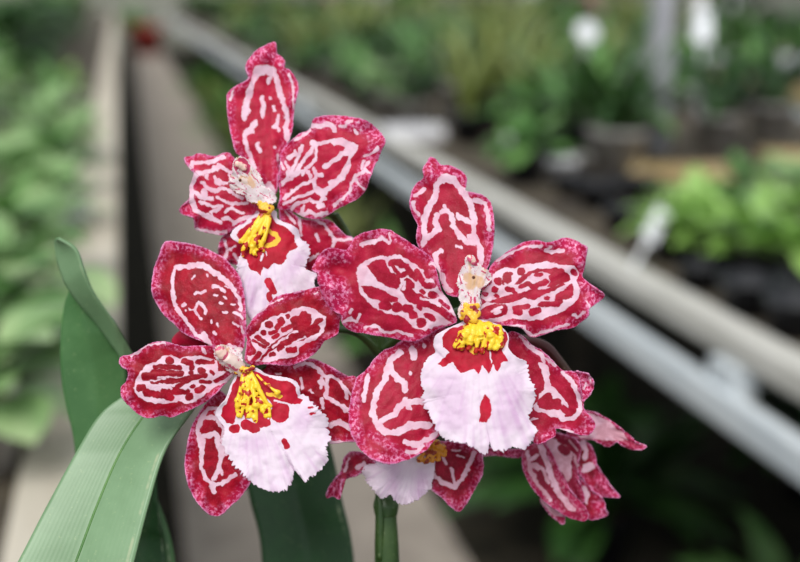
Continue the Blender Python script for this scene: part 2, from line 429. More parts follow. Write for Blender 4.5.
# the remaining rows of the right bench
kinds = ['strap_green', 'strap_olive', 'strap_dark', 'bush_mid', 'strap_green', 'bush_blue', 'strap_olive', 'strap_dark', 'strap_green', 'bush_mid']
for iy, y in enumerate(np.arange(2.45, 11.5, .36)):
    for ix, x in enumerate((.92, 1.18, 1.45, 1.72, 1.99, 2.2)):
        if y < 3.6 and x > 1.2: continue
        if rd.random() < .06: continue
        kk = kinds[(iy*3+ix*5+rd.randint(0, 3)) % len(kinds)]
        nm = {'strap_green': 'green strap-leaved orchid in black pot', 'strap_olive': 'yellow-green strap-leaved orchid in black pot', 'strap_dark': 'dark strap-leaved orchid in grey pot',
              'bush_mid': 'mid green broad-leaved plant in black pot', 'bush_blue': 'blue-green broad-leaved plant in grey pot', 'flowering_pink': 'pink-flowered orchid in black pot', 'flowering_white': 'white-flowered orchid in white pot'}[kk]
        place(pr[kk], x+rd.uniform(-.05, .05), y+rd.uniform(-.08, .08), TOP, rd.uniform(0, 6), rd.uniform(.95, 1.3)*(.8 if x < 1 else 1),
              nm+', '+ORD[ix]+' row by right bench rail', 'potted plant', nm+'s, '+ORD[ix]+' row of the right bench')
# left bench: the near plants spilling over the board
for (px, py, s, kind, lab) in [
    (-25, 470, .8, 'bush_blue', 'pale green broad-leaved plant nearest the lens on the left bench'),
    (22, 352, .85, 'bush_blue', 'pale green plant on the left bench behind the nearest one, at the left frame edge'),
    (-20, 400, .9, 'bush_mid', 'mid green plant at the left frame edge below the pale one'),
    (30, 292, .75, 'bush_blue', 'pale grey-green plant beside the board left of the curled leaf'),
    (-10, 310, .9, 'bush_mid', 'mid green plant cut by the left frame edge above the pale one'),
    (8, 262, .85, 'bush_bright', 'bright green plant at the left edge of the left bench'),
    (48, 236, .7, 'bush_blue', 'pale plant close to the board, third of the near plants'),
    (20, 226, .85, 'bush_blue', 'blue-green plant in the left bench behind the bright one'),
    (58, 196, .75, 'bush_mid', 'mid green plant close to the board midway down the left bench'),
    (20, 190, .95, 'bush_bright', 'bright green plant midway down the left bench at the frame edge'),
    (68, 168, .75, 'bush_blue', 'blue-green plant close to the board further down the left bench'),
    (35, 160, .95, 'bush_blue', 'blue-green plant, second from the board further down the left bench')]:
    p = on_px(px, py, TOP); place(pr[kind], p.x, p.y, TOP, rd.uniform(0, 6), s, lab)
mb = MB(); mb.box(-.07, .07, -.04, .04, 0, .05); o = mb.build('seed_tray', M['pot_white'], None, False); p = on_px(52, 222, TOP); o.location = (p.x, p.y, TOP); tag(o, 'pale tray among the plants beside the left board', 'tray')
# rows further back
for iy, y in enumerate(np.arange(3.5, 5.2, .32)):
    for ix, x in enumerate((-.26, -.50, -.76, -1.04, -1.34)):
        if y < 3.2 and x < -1.2: continue
        kk = ['bush_blue', 'bush_mid', 'bush_mid', 'strap_green', 'bush_blue', 'bush_bright'][(iy*2+ix*3+rd.randint(0, 2)) % 6]
        nm = {'strap_green': 'green strap-leaved orchid in black pot', 'bush_mid': 'mid green broad-leaved plant in black pot', 'bush_blue': 'blue-green broad-leaved plant in grey pot', 'bush_bright': 'bright green leafy plant in black pot'}[kk]
        place(pr[kk], x-.009*y+rd.uniform(-.04, .04), y+rd.uniform(-.08, .08), TOP, rd.uniform(0, 6), rd.uniform(.85, 1.2)*(.6 if ix == 0 and kk != 'bush_bright' else 1),
              nm+', '+ORD[ix]+' row by left bench board', 'potted plant', nm+'s, '+ORD[ix]+' row of the left bench')
# far bench
for iy, y in enumerate(np.arange(3.2, 11, .62)):
    for ix, x in enumerate((3.25, 3.75, 4.25)):
        if rd.random() < .25: continue
        kk = ['strap_olive', 'strap_dark', 'bush_mid', 'strap_green', 'flowering_white'][(iy+ix*2) % 5]
        nm = {'strap_green': 'green strap-leaved orchid', 'strap_olive': 'yellow-green strap-leaved orchid', 'strap_dark': 'dark strap-leaved orchid', 'bush_mid': 'mid green broad-leaved plant', 'flowering_white': 'white-flowered orchid'}[kk]
        place(pr[kk], x, y, TOP, rd.uniform(0, 6), rd.uniform(1.2, 1.6), nm+', blurred on the far bench', 'potted plant', nm+'s on the far bench')
for i, y in enumerate(np.arange(5.5, 12, .75)):
    for ix, x in enumerate((-.55, -1.15)):
        kk = ['tall_dark', 'tall_green', 'tall_dark'][(i+ix) % 3]; nm = {'tall_dark': 'dark green leafy bush', 'tall_green': 'mid green leafy bush'}[kk]
        place(pr[kk], x-.009*y, y, TOP, rd.uniform(0, 6), rd.uniform(.5, .65), nm+(', board side' if ix == 0 else ', outer side')+' of the left bench in the distance', 'bush', nm+'es, '+('board' if ix == 0 else 'outer')+' side of the left bench')
# larger bushes standing on the benches in the distance
for i, y in enumerate(np.arange(12.4, 24, 1.5)):
    for x, side in ((1.2, 'right'), (1.95, 'right'), (-.75-.009*y, 'left'), (3.8, 'far')):
        kk = ['tall_olive', 'tall_green', 'tall_dark'][(i+int(x*3)) % 3]; nm = {'tall_dark': 'dark green leafy bush', 'tall_green': 'mid green leafy bush', 'tall_olive': 'yellow-green grassy clump'}[kk]
        place(pr[kk], x, y, TOP, rd.uniform(0, 6), .62, nm+' standing on the distant end of the '+side+' bench', 'bush', nm+'s, distant end of the '+side+' bench')
# tall plants on the ground at the back and beside the path under the benches
for i, (x, y, kk, s) in enumerate([(-2.6, 5.6, 'tall_dark', 1.7), (-2.2, 7.4, 'tall_dark', 1.7), (-2.4, 9.2, 'tall_green', 1.7), (-3.6, 8.3, 'tall_dark', 1.9), (-2.4, 11.2, 'tall_dark', 1.8), (-2.3, 13.4, 'tall_green', 1.9), (-2.4, 16, 'tall_dark', 2.0), (-2.4, 19, 'tall_green', 2.0), (-3.4, 22.5, 'tall_dark', 2.2), (-1.2, 26.6, 'tall_olive', 1.8), (.1, 27.4, 'tall_green', 1.3), (1.9, 26.6, 'tall_dark', 1.9),
      (2.68, 15.5, 'tall_green', 1.5), (2.68, 18.3, 'tall_olive', 1.5), (2.68, 21.6, 'tall_dark', 1.7), (5.4, 22, 'tall_green', 2.1), (5.6, 18, 'tall_olive', 2.1), (5.6, 14.5, 'tall_dark', 2.0), (5.5, 11.5, 'tall_olive', 1.9), (5.6, 9.2, 'tall_dark', 1.8), (5.7, 7.2, 'tall_olive', 1.7), (6.0, 5.3, 'tall_green', 1.6), (2.68, 13, 'tall_green', 1.5), (2.66, 10.8, 'tall_olive', 1.4), (7.4, 9.6, 'tall_green', 2.0), (7.4, 13.5, 'tall_dark', 2.1), (7.4, 18, 'tall_olive', 2.2)]):
    nm = {'tall_dark': 'tall dark green leafy plant', 'tall_green': 'tall mid green leafy plant', 'tall_olive': 'tall yellow-green grassy plant'}[kk]
    place(pr[kk], x, y, 0, rd.uniform(0, 6), s, nm+' standing on the ground beyond the benches', 'tall plant', nm+'s beyond the benches')
for i, (x, y, kk, s) in enumerate([(.80, 3.4, 'tall_green', .7), (.74, 4.2, 'tall_olive', .72), (.74, 5.0, 'tall_green', .72), (.72, 5.8, 'tall_olive', .75), (.74, 6.6, 'tall_green', .75), (.72, 7.5, 'tall_olive', .8), (.74, 8.5, 'tall_green', .8), (.74, 9.8, 'tall_olive', .8), (.74, 11.5, 'tall_green', .85), (1.0, 2.2, 'tall_dark', .6), (1.1, 1.55, 'tall_green', .5), (1.7, 2.4, 'tall_dark', .6), (1.5, 1.5, 'tall_dark', .55)]):
    nm = {'tall_dark': 'dark green leafy plant', 'tall_green': 'green leafy plant', 'tall_olive': 'yellow-green grassy plant'}[kk]
    place(pr[kk], x, y, 0, rd.uniform(0, 6), s, nm+' growing under the right bench beside the path', 'shade plant', nm+'s under the right bench')
# red pot at the end of the path
mb = MB(); mb.lathe([(0, 0), (.12, 0), (.17, .26), (.19, .26), (.19, .31), (.16, .31), (.15, .26), (0, .25)], 28)
p = G(143, 34, 0.02); o = mb.build('plant_pot', two_tone('red_glaze', (176, 60, 50), (150, 44, 40), 6, .5)); o.location = (.36, 24.5, .012); o.scale = (1.9, 1.9, 1.9); tag(o, 'red clay pot standing at the far end of the path', 'plant pot')
# white plant tags, pots and an added reflection glint that read as bright spots
def plant_tag(px, py, z, w, h, ang, lab):
    p = G(px, py, z); mb = MB()
    mb.tube([(0, -.0007, h/2), (0, .0007, h/2)], h/2, 24) if lab.startswith('round') else mb.box(-w/2, w/2, -.0006, .0006, 0, h)
    mb.box(-.003, .003, -.0006, .0006, -(z-TOP)/math.cos(math.radians(28)), 0); o = mb.build('plant_tag', M['label'], None, False)
    o.location = p; o.rotation_euler = (math.radians(-28), math.radians(ang), math.radians(-8)); tag(o, lab, 'plant tag'); return o
plant_tag(648, 240, TOP+.05, .026, .06, 38, 'white tag leaning beside the bright green plants near the rail')
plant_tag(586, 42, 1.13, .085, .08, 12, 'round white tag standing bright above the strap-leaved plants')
plant_tag(702, 42, 1.13, .065, .13, 8, 'tall white tag standing high in the upper right background')
plant_tag(508, 142, .95, .014, .014, 0, 'pale chip added as a glint among the green leaves right of the topmost flower')  # added box standing in for a glossy reflection; no tag stands here
mb = MB(); mb.box(-.09, .09, -.05, .05, 0, .035); o = mb.build('seed_tray', M['pot_white'], None, False); p = G(412, 138, TOP); o.location = (p.x, p.y, TOP); tag(o, 'white tray on the right bench just behind the pale rail', 'tray')
#BACKGROUND_END

# ================================================================ the orchid in the foreground
rng = np.random.RandomState(7)
_tab = rng.rand(64, 64)
def vnoise(x, y):            # smooth value noise, -1..1
    xi = np.floor(x).astype(int); yi = np.floor(y).astype(int); u = x-xi; v = y-yi
    u = u*u*(3-2*u); v = v*v*(3-2*v)
    g = lambda a, b: _tab[a % 64, b % 64]
    r = g(xi, yi)*(1-u)*(1-v)+g(xi+1, yi)*u*(1-v)+g(xi, yi+1)*(1-u)*v+g(xi+1, yi+1)*u*v
    return 2*r-1

def pts2(txt):
    return np.array([[float(a) for a in p.split(',')] for p in txt.split()])

def segdist(x, y, pl):
    if len(pl) == 1: return np.hypot(x-pl[0, 0], y-pl[0, 1])
    d = np.full(x.shape, 1e9)
    for a, b in zip(pl[:-1], pl[1:]):
        ab = b-a; L = max(ab@ab, 1e-9)
        t = np.clip(((x-a[0])*ab[0]+(y-a[1])*ab[1])/L, 0, 1)
        d = np.minimum(d, np.hypot(x-a[0]-t*ab[0], y-a[1]-t*ab[1]))
    return d

def inside(x, y, pl):
    c = np.zeros(x.shape, bool)
    for a, b in zip(pl, np.roll(pl, -1, 0)):
        if a[1] == b[1]: continue
        k = ((a[1] > y) != (b[1] > y)) & (x < (b[0]-a[0])*(y-a[1])/(b[1]-a[1])+a[0])
        c ^= k
    return c

def closed(pl, n):           # smooth closed outline, evenly resampled
    m = len(pl); out = []
    for k in range(m):
        p0, p1, p2, p3 = pl[k-1], pl[k], pl[(k+1) % m], pl[(k+2) % m]
        for u in np.linspace(0, 1, 12, endpoint=False):
            out.append(.5*((2*p1)+(p2-p0)*u+(2*p0-5*p1+4*p2-p3)*u*u+(3*p1-p0-3*p2+p3)*u**3))
    out = np.array(out); nx = np.roll(out, -1, 0); L = np.hypot(*(nx-out).T); cum = np.concatenate([[0], np.cumsum(L)])
    t = np.linspace(0, cum[-1], n, endpoint=False); full = np.vstack([out, out[:1]])
    return np.stack([np.interp(t, cum, full[:, 0]), np.interp(t, cum, full[:, 1])], 1), cum[-1]

CROP = dict(A=(215, 35, 3.31), B=(270, 105, 4.683), C=(175, 140, 5.62), D=(215, 190, 4.686), E=(145, 235, 4.683),
            F=(110, 330, 5.623), G=(235, 285, 6.245), H=(270, 340, 5.11), I=(175, 390, 4.16), J=(215, 355, 3.876),
            K=(310, 220, 4.325), L=(400, 150, 4.018), M=(475, 230, 4.889), N=(345, 330, 4.018), O=(410, 290, 3.307),
            P=(490, 325, 4.496), Q=(320, 430, 4.444), R=(510, 390, 4.013), S=(410, 230, 4.32))

def blade(name, crop, outline, marks, mat, parent, depth, centre=None, base=None, tip=None, bend=0, cup=0, roll=0,
          ruffle=1.0, ruffles=9, jag=.5, jagf=1.1, fat=0, rim=4.0, warp=1.0, thick=.45, crease=0, teeth=0, lip=False, bumps='', seed=0):
    """one petal, sepal or lip: an outline with a real depth, curl, ruffled margin, thickness and its own surface pattern.
    depth=(at the base, at the tip) in mm from the lens; the marks are W/R strokes or w/r patches, M/m mottling, Y/y yellow, L/l tint"""
    ox, oy, sc = CROP[crop]
    cv = lambda t: pts2(t)/sc + np.array([ox, oy])
    pl = cv(outline); nth = 380 if lip else 330; nr = 58
    bd, per = closed(pl, nth)
    c = cv(centre)[0] if centre else pl.mean(0)
    b = cv(base)[0] if base else c; tp = cv(tip)[0] if tip else c+np.array([0, 1.])
    # jagged margin along the outward direction
    th = np.arange(nth)/nth*per
    out = bd-c; on = out/np.maximum(np.hypot(*out.T), 1e-6)[:, None]
    j = jag*vnoise(th*jagf+seed*3.7, np.full(nth, seed+.5)) + .5*jag*vnoise(th*jagf*.37+seed, np.full(nth, seed+9.5))
    if teeth:
        away = np.clip(np.hypot(*(bd-b).T)/max(np.hypot(*(tp-b)), 1)-.35, 0, .3)/.3
        sa = (th/4.6+.6*vnoise(th*.35, np.full(nth, seed+3.)))%1.0
        j = j*.5 + teeth*2.3*away*(np.abs(sa-.5)*2-.55)*(.7+.6*vnoise(th*.13+seed, np.full(nth, 2.2+seed)))
    bd = bd + on*j[:, None]
    r = np.concatenate([[0], np.linspace(0, 1, nr)[1:]**.85])
    X = [np.array([c[0]])]; Y = [np.array([c[1]])]; RR = [np.array([0.])]; TH = [np.array([0.])]
    for q in r[1:]:
        X.append(c[0]+q*(bd[:, 0]-c[0])); Y.append(c[1]+q*(bd[:, 1]-c[1])); RR.append(np.full(nth, q)); TH.append(th)
    X = np.concatenate(X); Y = np.concatenate(Y); RR = np.concatenate(RR); TH = np.concatenate(TH)
    # distance from the margin
    edge = np.full(X.shape, 1e9)
    for k in range(0, nth, 2): edge = np.minimum(edge, (X-bd[k, 0])**2+(Y-bd[k, 1])**2)
    edge = np.sqrt(edge)
    # depth
    ax = tp-b; L = np.hypot(*ax); ax = ax/L; s = ((X-b[0])*ax[0]+(Y-b[1])*ax[1])/L; t = ((Y-b[1])*ax[0]-(X-b[0])*ax[1])/(L*.38)
    D = depth[0]+(depth[1]-depth[0])*s+bend*(s*s-s)*-4*.25 + cup*t*t + roll*t
    D = D + crease*np.exp(-np.abs(t)*5)*np.clip(s, 0, 1)
    D = D + ruffle*RR**4*np.sin(TH/per*2*math.pi*ruffles+seed) + .55*ruffle*RR**3*vnoise(X*.09+seed, Y*.09)*2 + (.10 if not lip else .16)*vnoise(X*.2+seed, Y*.2)
    vein = np.arctan2((Y-b[1])*ax[0]-(X-b[0])*ax[1], (X-b[0])*ax[0]+(Y-b[1])*ax[1]); far = np.clip(np.hypot(X-b[0], Y-b[1])/L, 0, 1.2)
    D = D + (.07 if not lip else .20+.35*np.clip(far-.5, 0, 1))*far*vnoise(vein*(26 if not lip else 17)+seed, far*1.6)
    for q in bumps.split():
        bx, by, br, bz = (float(k) for k in q.split(',')); bx = bx/sc+ox; by = by/sc+oy; br = br/sc
        D = D + bz*np.exp(-((X-bx)**2+(Y-by)**2)/(br*br))
    V = Pn(X, Y, D)
    f = [[0, 1+(k+1) % nth, 1+k] for k in range(nth)]
    for i in range(nr-2):
        a = 1+i*nth; q = a+nth
        f += [[a+k, a+(k+1) % nth, q+(k+1) % nth, q+k] for k in range(nth)]
    me = bpy.data.meshes.new(name); me.from_pydata(V.tolist(), [], f); me.update()
    # surface pattern
    wx = X+warp*(vnoise(X/4.2+seed, Y/4.2)*.8+vnoise(X/1.9, Y/1.9+seed)*.45); wy = Y+warp*(vnoise(X/4.2+31, Y/4.2+seed)*.8+vnoise(X/1.9+11, Y/1.9)*.45)
    wid = fat+.25+.75*np.maximum(vnoise(X/3.1+seed*5, Y/3.1), -.6)
    ch = {'W': np.zeros(X.shape), 'M': np.zeros(X.shape), 'Y': np.zeros(X.shape)}
    for line in marks.split(';'):
        q = line.split()
        if not q: continue
        op = q[0][0]; w = float(q[0][1:] or 0); pl2 = cv(' '.join(q[1:])); w = w/sc
        if op.islower():
            ins = inside(wx, wy, pl2); d = segdist(wx, wy, np.vstack([pl2, pl2[:1]])); d = np.where(ins, -d, d); m = np.clip(.5-d/1.4, 0, 1)
        else:
            d = segdist(wx, wy, pl2)-w*(.62 if op == 'W' and not lip else .58 if op == 'R' and not lip else .5)-(0 if lip else wid if op == 'W' else .35*wid if op == 'R' else 0); m = np.clip(.5-d/(1.5 if op not in 'ML' else 9), 0, 1)
        o = op.upper()
        if o == 'W': ch['W'] = np.maximum(ch['W'], m)
        elif o == 'R': ch['W'] = np.minimum(ch['W'], 1-m)
        elif o in 'ML': ch['M'] = np.maximum(ch['M'], m)
        elif o == 'Y': ch['Y'] = np.maximum(ch['Y'], m)
    if lip:
        ch['M'] = np.clip(ch['M']*.55*(1-ch['W']) + .75*np.clip(vnoise(vein*30+seed, far*2)-.1, 0, 1)*np.clip(far-.25, 0, .5)*2, 0, 1)
        col = np.stack([ch['W'], ch['Y'], ch['M'], np.ones(X.shape)], 1)
    else:
        col = np.stack([ch['W'], np.clip(1-edge/max(rim, .01), 0, 1), np.maximum(ch['M'], .55*np.clip(1.25-edge/(rim*1.9+.01), 0, 1)), np.ones(X.shape)], 1)
    at = me.color_attributes.new('marks', 'FLOAT_COLOR', 'POINT'); at.data.foreach_set('color', col.astype(np.float32).ravel())
    o = link(name, me, mat, parent)
    md = o.modifiers.new('thickness', 'SOLIDIFY'); md.thickness = thick/1000; md.offset = 0
    return o

def lip_blade(*a, **k):
    """on a lip W/w paints the red patches, R/r takes them away, L the lilac tint, Y/y the yellow"""
    return blade(*a, lip=True, **k)

def fuse(o, size):
    md = o.modifiers.new('fused', 'REMESH'); md.mode = 'VOXEL'; md.voxel_size = size; md.use_smooth_shade = True
    sm = o.modifiers.new('smooth', 'SMOOTH'); sm.factor = .5; sm.iterations = 2

def fingers(name, crop, items, mat, parent, depth, lift=0, fat=1.12):
    """the raised crest: items = 'x,y x,y ...:radius px;...' tapered fleshy ridges lying on the lip"""
    ox, oy, sc = CROP[crop]; mb = MB()
    for it in items.split(';'):
        if not it.strip(): continue
        path, rad = it.split(':'); q = pts2(path)/sc+np.array([ox, oy]); rd = [float(x) for x in rad.split(',')]
        n = 9; pp = spline([(a, b2, 0) for a, b2 in q], n); pts = []; rr = []
        for i, p in enumerate(pp):
            u = i/(n-1); pts.append(P(p.x, p.y, depth-lift*math.sin(min(u*1.25, 1)*math.pi*.62)))
            r0 = rd[0]+(rd[-1]-rd[0])*u
            rr.append(max(r0*(.9+.25*math.sin(i*2.3+p.x)), .3)/sc*depth/FPX/1000 if i < n-1 else rd[-1]*.45/sc*depth/FPX/1000)
        mb.tube(pts, [q*fat for q in rr], 10)
        for q in (3, 6): mb.ball(pts[q]+Vector((.0005*math.sin(q*3+p.x), 0, .0004*math.cos(q+p.y))), rr[q]*1.2*fat, 8)
    o = mb.build(name, mat, parent); fuse(o, .00018); return o

def blobs(name, crop, items, mat, parent, depth):
    ox, oy, sc = CROP[crop]; mb = MB()
    for it in items.split():
        a = [float(x) for x in it.split(',')]; dz = a[3] if len(a) > 3 else 0
        p = P(a[0]/sc+ox, a[1]/sc+oy, depth+dz); r = a[2]/sc*depth/FPX/1000*(.72 if name == 'column_wing' else 1)
        mb.ball(p, r, 14, (1, .8, 1))
    o = mb.build(name, mat, parent)
    if '_' in name: fuse(o, .00025)
    return o

def rope(name, pts, rad, mat, parent, n=24, seg=12):
    """pts = (px, py, mm) stations, rad in mm"""
    w = spline([P(*p) for p in pts], n); rr = [np.interp(i/(n-1)*(len(rad)-1), range(len(rad)), rad)/1000 for i in range(n)]
    mb = MB(); mb.tube(w, rr, seg); return mb.build(name, mat, parent)

orchid = empty('orchid_plant', P(388, 700, 352))
tag(orchid, 'crimson orchid in sharp focus with white-marked petals, white lips, yellow crests and strap leaves', 'orchid')

OFF[orchid.name] = Vector(orchid.location)
def flower(px, py, mm, label):
    w = P(px, py, mm); o = empty('flower', w-OFF[orchid.name]); o.parent = orchid; OFF[o.name] = w; o['label'] = label; return o

# ---- the upper flower
fl = flower(262, 205, 334, 'topmost flower, rose red with its crest seen half from the side'); m = M['f1']
blade('lateral_sepal', 'D', '300,90 340,90 395,130 460,140 510,135 550,150 590,190 620,215 650,230 650,290 560,340 470,420 430,400 380,300 320,200',
      'W9 475,140 510,165 540,205 565,235 600,235 640,232; W9 565,235 552,262; W11 473,208 486,235; W9 392,130 405,210; W10 335,105 375,150; W8 440,330 480,300', m, fl, (336, 338),
      base='300,150', tip='650,250', centre='470,250', cup=1.5, bend=2, seed=1)
blade('lateral_sepal', 'D', '200,120 150,140 100,165 50,200 22,245 15,290 30,325 80,345 130,350 160,280 200,200',
      'W8 45,235 60,285 50,320; W8 60,285 95,265; W8 90,300 110,330', m, fl, (336, 339), base='200,130', tip='30,300', centre='110,250', cup=1, seed=2)
blade('dorsal_sepal', 'A', '165,520 140,470 115,430 75,395 62,370 50,320 42,270 38,225 42,195 60,175 85,160 105,150 112,135 103,115 102,95 115,75 140,50 165,35 185,25 200,25 203,40 207,62 225,75 232,90 228,105 245,115 262,135 275,160 276,185 268,215 262,260 258,300 250,335 238,365 222,390 212,430 210,470 205,520 185,535',
      'W24 142,118 165,112 190,122; W15 145,120 125,150 112,195 100,240 96,275; W12 98,240 112,250; W13 195,125 210,165 222,210 235,250 238,285 232,312 245,345; w 95,315 115,305 122,285 140,280 142,300 130,312 132,325 115,330 100,340; W10 100,325 98,350 108,380 124,425 132,440; W9 175,155 185,140; W10 155,208 162,232 156,268; W9 196,240 200,250; W9 210,268 207,295 195,308; W8 205,292 210,318; W9 140,360 147,384; W7 196,372 196,373; W6 205,398 206,410; W6 183,208 184,210; W22 180,500 190,540; M40 110,90 160,55 215,85; M20 240,130 265,170 260,250; M16 50,190 50,280 65,360; W5 245,130 258,175 262,240; W4 60,185 52,215',
      m, fl, (337, 342), base='185,530', tip='190,60', centre='165,290', bend=3, cup=-2.5, crease=1.2, rim=4, ruffle=1.1, seed=3, bumps='160,70,60,-3')
blade('petal', 'C', '320,90 300,70 270,75 240,90 200,90 160,78 125,75 95,92 55,98 55,120 70,140 90,165 105,185 98,220 85,260 82,300 75,335 45,365 25,390 40,415 75,430 105,440 110,475 112,500 150,515 200,525 260,535 300,520 330,500 370,480 410,455 450,430 500,400 470,360 420,320 390,280 370,240 360,200 350,150 335,110',
      'W12 92,155 100,125 140,130 190,128 240,112 275,95; W16 245,148 205,172 155,185 122,190 108,215 98,255 92,300 100,360 125,400 160,417 200,432 230,450 255,462; W12 300,435 335,468 375,440 425,432 500,400; W12 270,440 300,435; W9 215,150 235,165 255,145 290,168 325,192; W26 243,238 246,240; W8 225,210 240,235 290,245; W9 152,240 180,262 218,290 270,270 310,290; W12 98,292 140,315 170,328 212,330; W20 165,288 168,310; W8 240,320 290,350 340,360 405,355; W8 140,350 180,362 215,375 262,368; W8 252,380 225,400 200,408; W8 282,400 320,380 350,400 382,412; W8 112,498 170,508 220,518 285,515; W7 300,200 330,240 350,290; W8 330,300 380,330; M40 60,110 85,150; M34 40,395 80,400; W8 185,195 180,215; W7 205,410 215,430',
      m, fl, (334, 333), fat=.5, base='480,390', tip='60,260', centre='240,310', bend=-2, cup=1.5, rim=3.4, seed=4, ruffle=1.3)
blade('petal', 'B', '35,480 45,440 45,400 40,350 45,300 48,260 55,220 75,190 105,160 140,135 175,122 190,110 198,85 205,65 235,52 275,48 320,50 370,55 420,62 455,75 490,100 515,125 535,150 542,175 520,215 510,250 490,285 480,320 465,350 455,385 430,420 400,445 360,465 320,485 280,510 240,530 200,535 160,525 120,505 90,490 60,490',
      'W15 197,95 240,100 270,90 292,98 303,118; W8 330,95 352,102 362,85 385,78; W10 395,118 408,132; w 190,165 240,172 290,158 340,155 375,175 415,185 408,215 395,235 378,255 380,290 360,325 350,355 322,368 298,388 285,400 262,408 240,418 222,400 215,380 250,392 275,375 272,355 310,345 335,310 355,275 372,240 340,228 350,200 330,185 300,190 280,178 240,190 210,195 185,190; W13 372,225 340,228 300,262 252,292; W10 200,185 190,225 160,250 135,300 105,335; W9 218,190 215,238 205,265 172,298 150,325; W9 150,190 135,240 115,285 98,325; W14 90,245 122,230; W8 120,215 135,240; W9 60,362 95,345 140,315 172,305 192,335; W11 205,298 216,325 245,325; W10 216,330 205,365 216,400 250,428; W9 60,440 100,410 152,372 192,360; W7 65,462 110,440 152,425 200,405; W10 100,490 120,460 150,455 185,447 228,458 262,440; W12 262,410 245,435 225,475 250,470; W9 150,502 160,472; W8 75,270 88,300 82,335 58,375; W9 110,512 160,516 182,495 215,515 262,508; W8 300,470 340,440 372,410 378,372 400,332 440,312; W7 440,260 432,300; M60 230,70 330,75 430,90 500,150; M40 500,180 470,240 430,330 380,420 310,470; W6 440,240 480,225 500,200; W6 460,270 445,300 470,320; W6 400,345 420,375 440,390; W7 50,270 60,300; W6 120,165 150,150 190,120',
      m, fl, (334, 330), fat=.35, base='35,480', tip='542,175', centre='270,310', bend=-2.5, cup=1.8, rim=4, seed=5, ruffle=1.2, crease=.8)
lip_blade('lip', 'D', '250,95 285,100 290,130 320,150 360,165 390,190 400,230 430,250 445,280 440,300 435,330 420,365 450,385 475,395 465,430 470,470 440,520 380,570 300,610 200,620 150,580 120,480 105,400 105,340 120,300 115,250 78,225 75,205 90,185 150,140 200,110',
      'w 240,110 270,125 285,155 330,172 362,200 372,230 388,270 352,285 338,300 335,322 310,352 275,342 248,370 226,360 215,400 195,382 168,375 150,330 128,320 112,240 95,215 170,140; R7 112,235 92,205 120,180 170,145; W34 250,425 262,450 275,475; W28 252,490 258,510; R7 285,125 320,160 370,190 385,240; w 445,350 425,368 450,388; Y22 240,190 285,210 300,232 275,255 240,262; R9 225,300 215,330; R6 240,290 245,310; L60 400,320 330,420; L70 180,430 160,520; w 400,520 460,470 470,500',
      M['lip'], fl, (333, 326), base='250,100', tip='270,560', centre='275,330', bend=-3, cup=1.6, seed=6, ruffle=1.0, jag=.7, teeth=1.6)
fingers('crest', 'D', '240,95 205,140 160,200 125,235 112,250:16,10; 245,100 220,150 185,200 150,255 125,290:15,11; 250,100 235,150 212,205 180,260 165,300:15,10; 250,105 250,150 240,200 225,240 205,285:14,9; 160,235 135,275 130,315:12,6; 200,240 185,290 195,312:12,6; 225,230 222,270 232,292:10,6; 190,200 200,250:18,12; 150,220 130,245:14,9',
        M['crest'], fl, 331, 2.6)
blobs('crest_knob', 'D', '190,45,20 215,60,22,-1 240,75,22,-1.5 262,85,18,-1 225,90,24,-1.5 250,95,20,-2 175,52,12', M['crest_spot'], fl, 331)
co = rope('column', [(268, 208, 333), (262, 196, 332), (254, 186, 330.5), (246, 180, 328.5), (242, 176, 327.5)], [1.7, 1.9, 1.9, 1.9, 1.3], M['column'], fl)
blade('column_wing', 'C', '425,140 450,165 480,205 505,255 560,300 562,350 500,362 440,350 410,340 390,310 345,295 315,270 305,240 315,200 325,180 322,150 335,112 360,97 390,100 410,115', 'w 330,120 360,97 390,98 428,145 425,165 405,195 380,185 360,160 335,172; R12 372,125 362,168; Y34 375,215 430,240; Y26 420,215 440,255; W7 305,205 330,215; W7 308,240 335,245; W7 345,272 365,275; W7 385,292 400,300; W6 430,190 470,240; W5 480,300 520,320', M['hood'], fl, (329, 325), base='500,340', tip='350,110', centre='400,230', bend=1, cup=1.2, jag=1.3, jagf=2.2, seed=41, ruffle=.3, thick=.5, lip=True)
blobs('anther_cap', 'C', '352,135,20 368,142,22,.5 388,155,22,1', M['cap'], fl, 324.6)
blobs('stigma', 'C', '366,226,9', M['dot'], fl, 322.2)

# ---- the left flower
fl = flower(240, 370, 320, 'lower left flower, deep crimson, nearest the broad leaf'); m = M['f2']
blade('lateral_sepal', 'I', '150,30 110,80 80,130 60,180 50,230 42,280 42,330 50,380 65,420 90,465 130,510 170,525 200,515 235,480 270,450 300,410 315,380 300,330 260,250 230,150 220,50 200,10 175,5',
      'W10 140,75 112,110 95,160 100,210 112,255 108,320 130,370 165,398 212,380 250,350; W10 140,75 180,75 172,115 150,112 110,120; W14 100,200 130,190 165,180 178,195 180,225 200,245; W10 120,208 112,260; W13 196,240 188,300 182,335 160,368; W12 205,160 200,215 215,262; W6 190,330 200,350; W8 205,95 180,130 200,160; W10 150,395 160,420; M24 50,240 50,330 70,420 120,490 170,515; M26 300,380 250,450 200,505; M14 95,400 110,440', m, fl, (324, 325),
      fat=.4, base='190,10', tip='170,525', centre='165,280', bend=2, cup=-1.5, rim=4.5, seed=7)
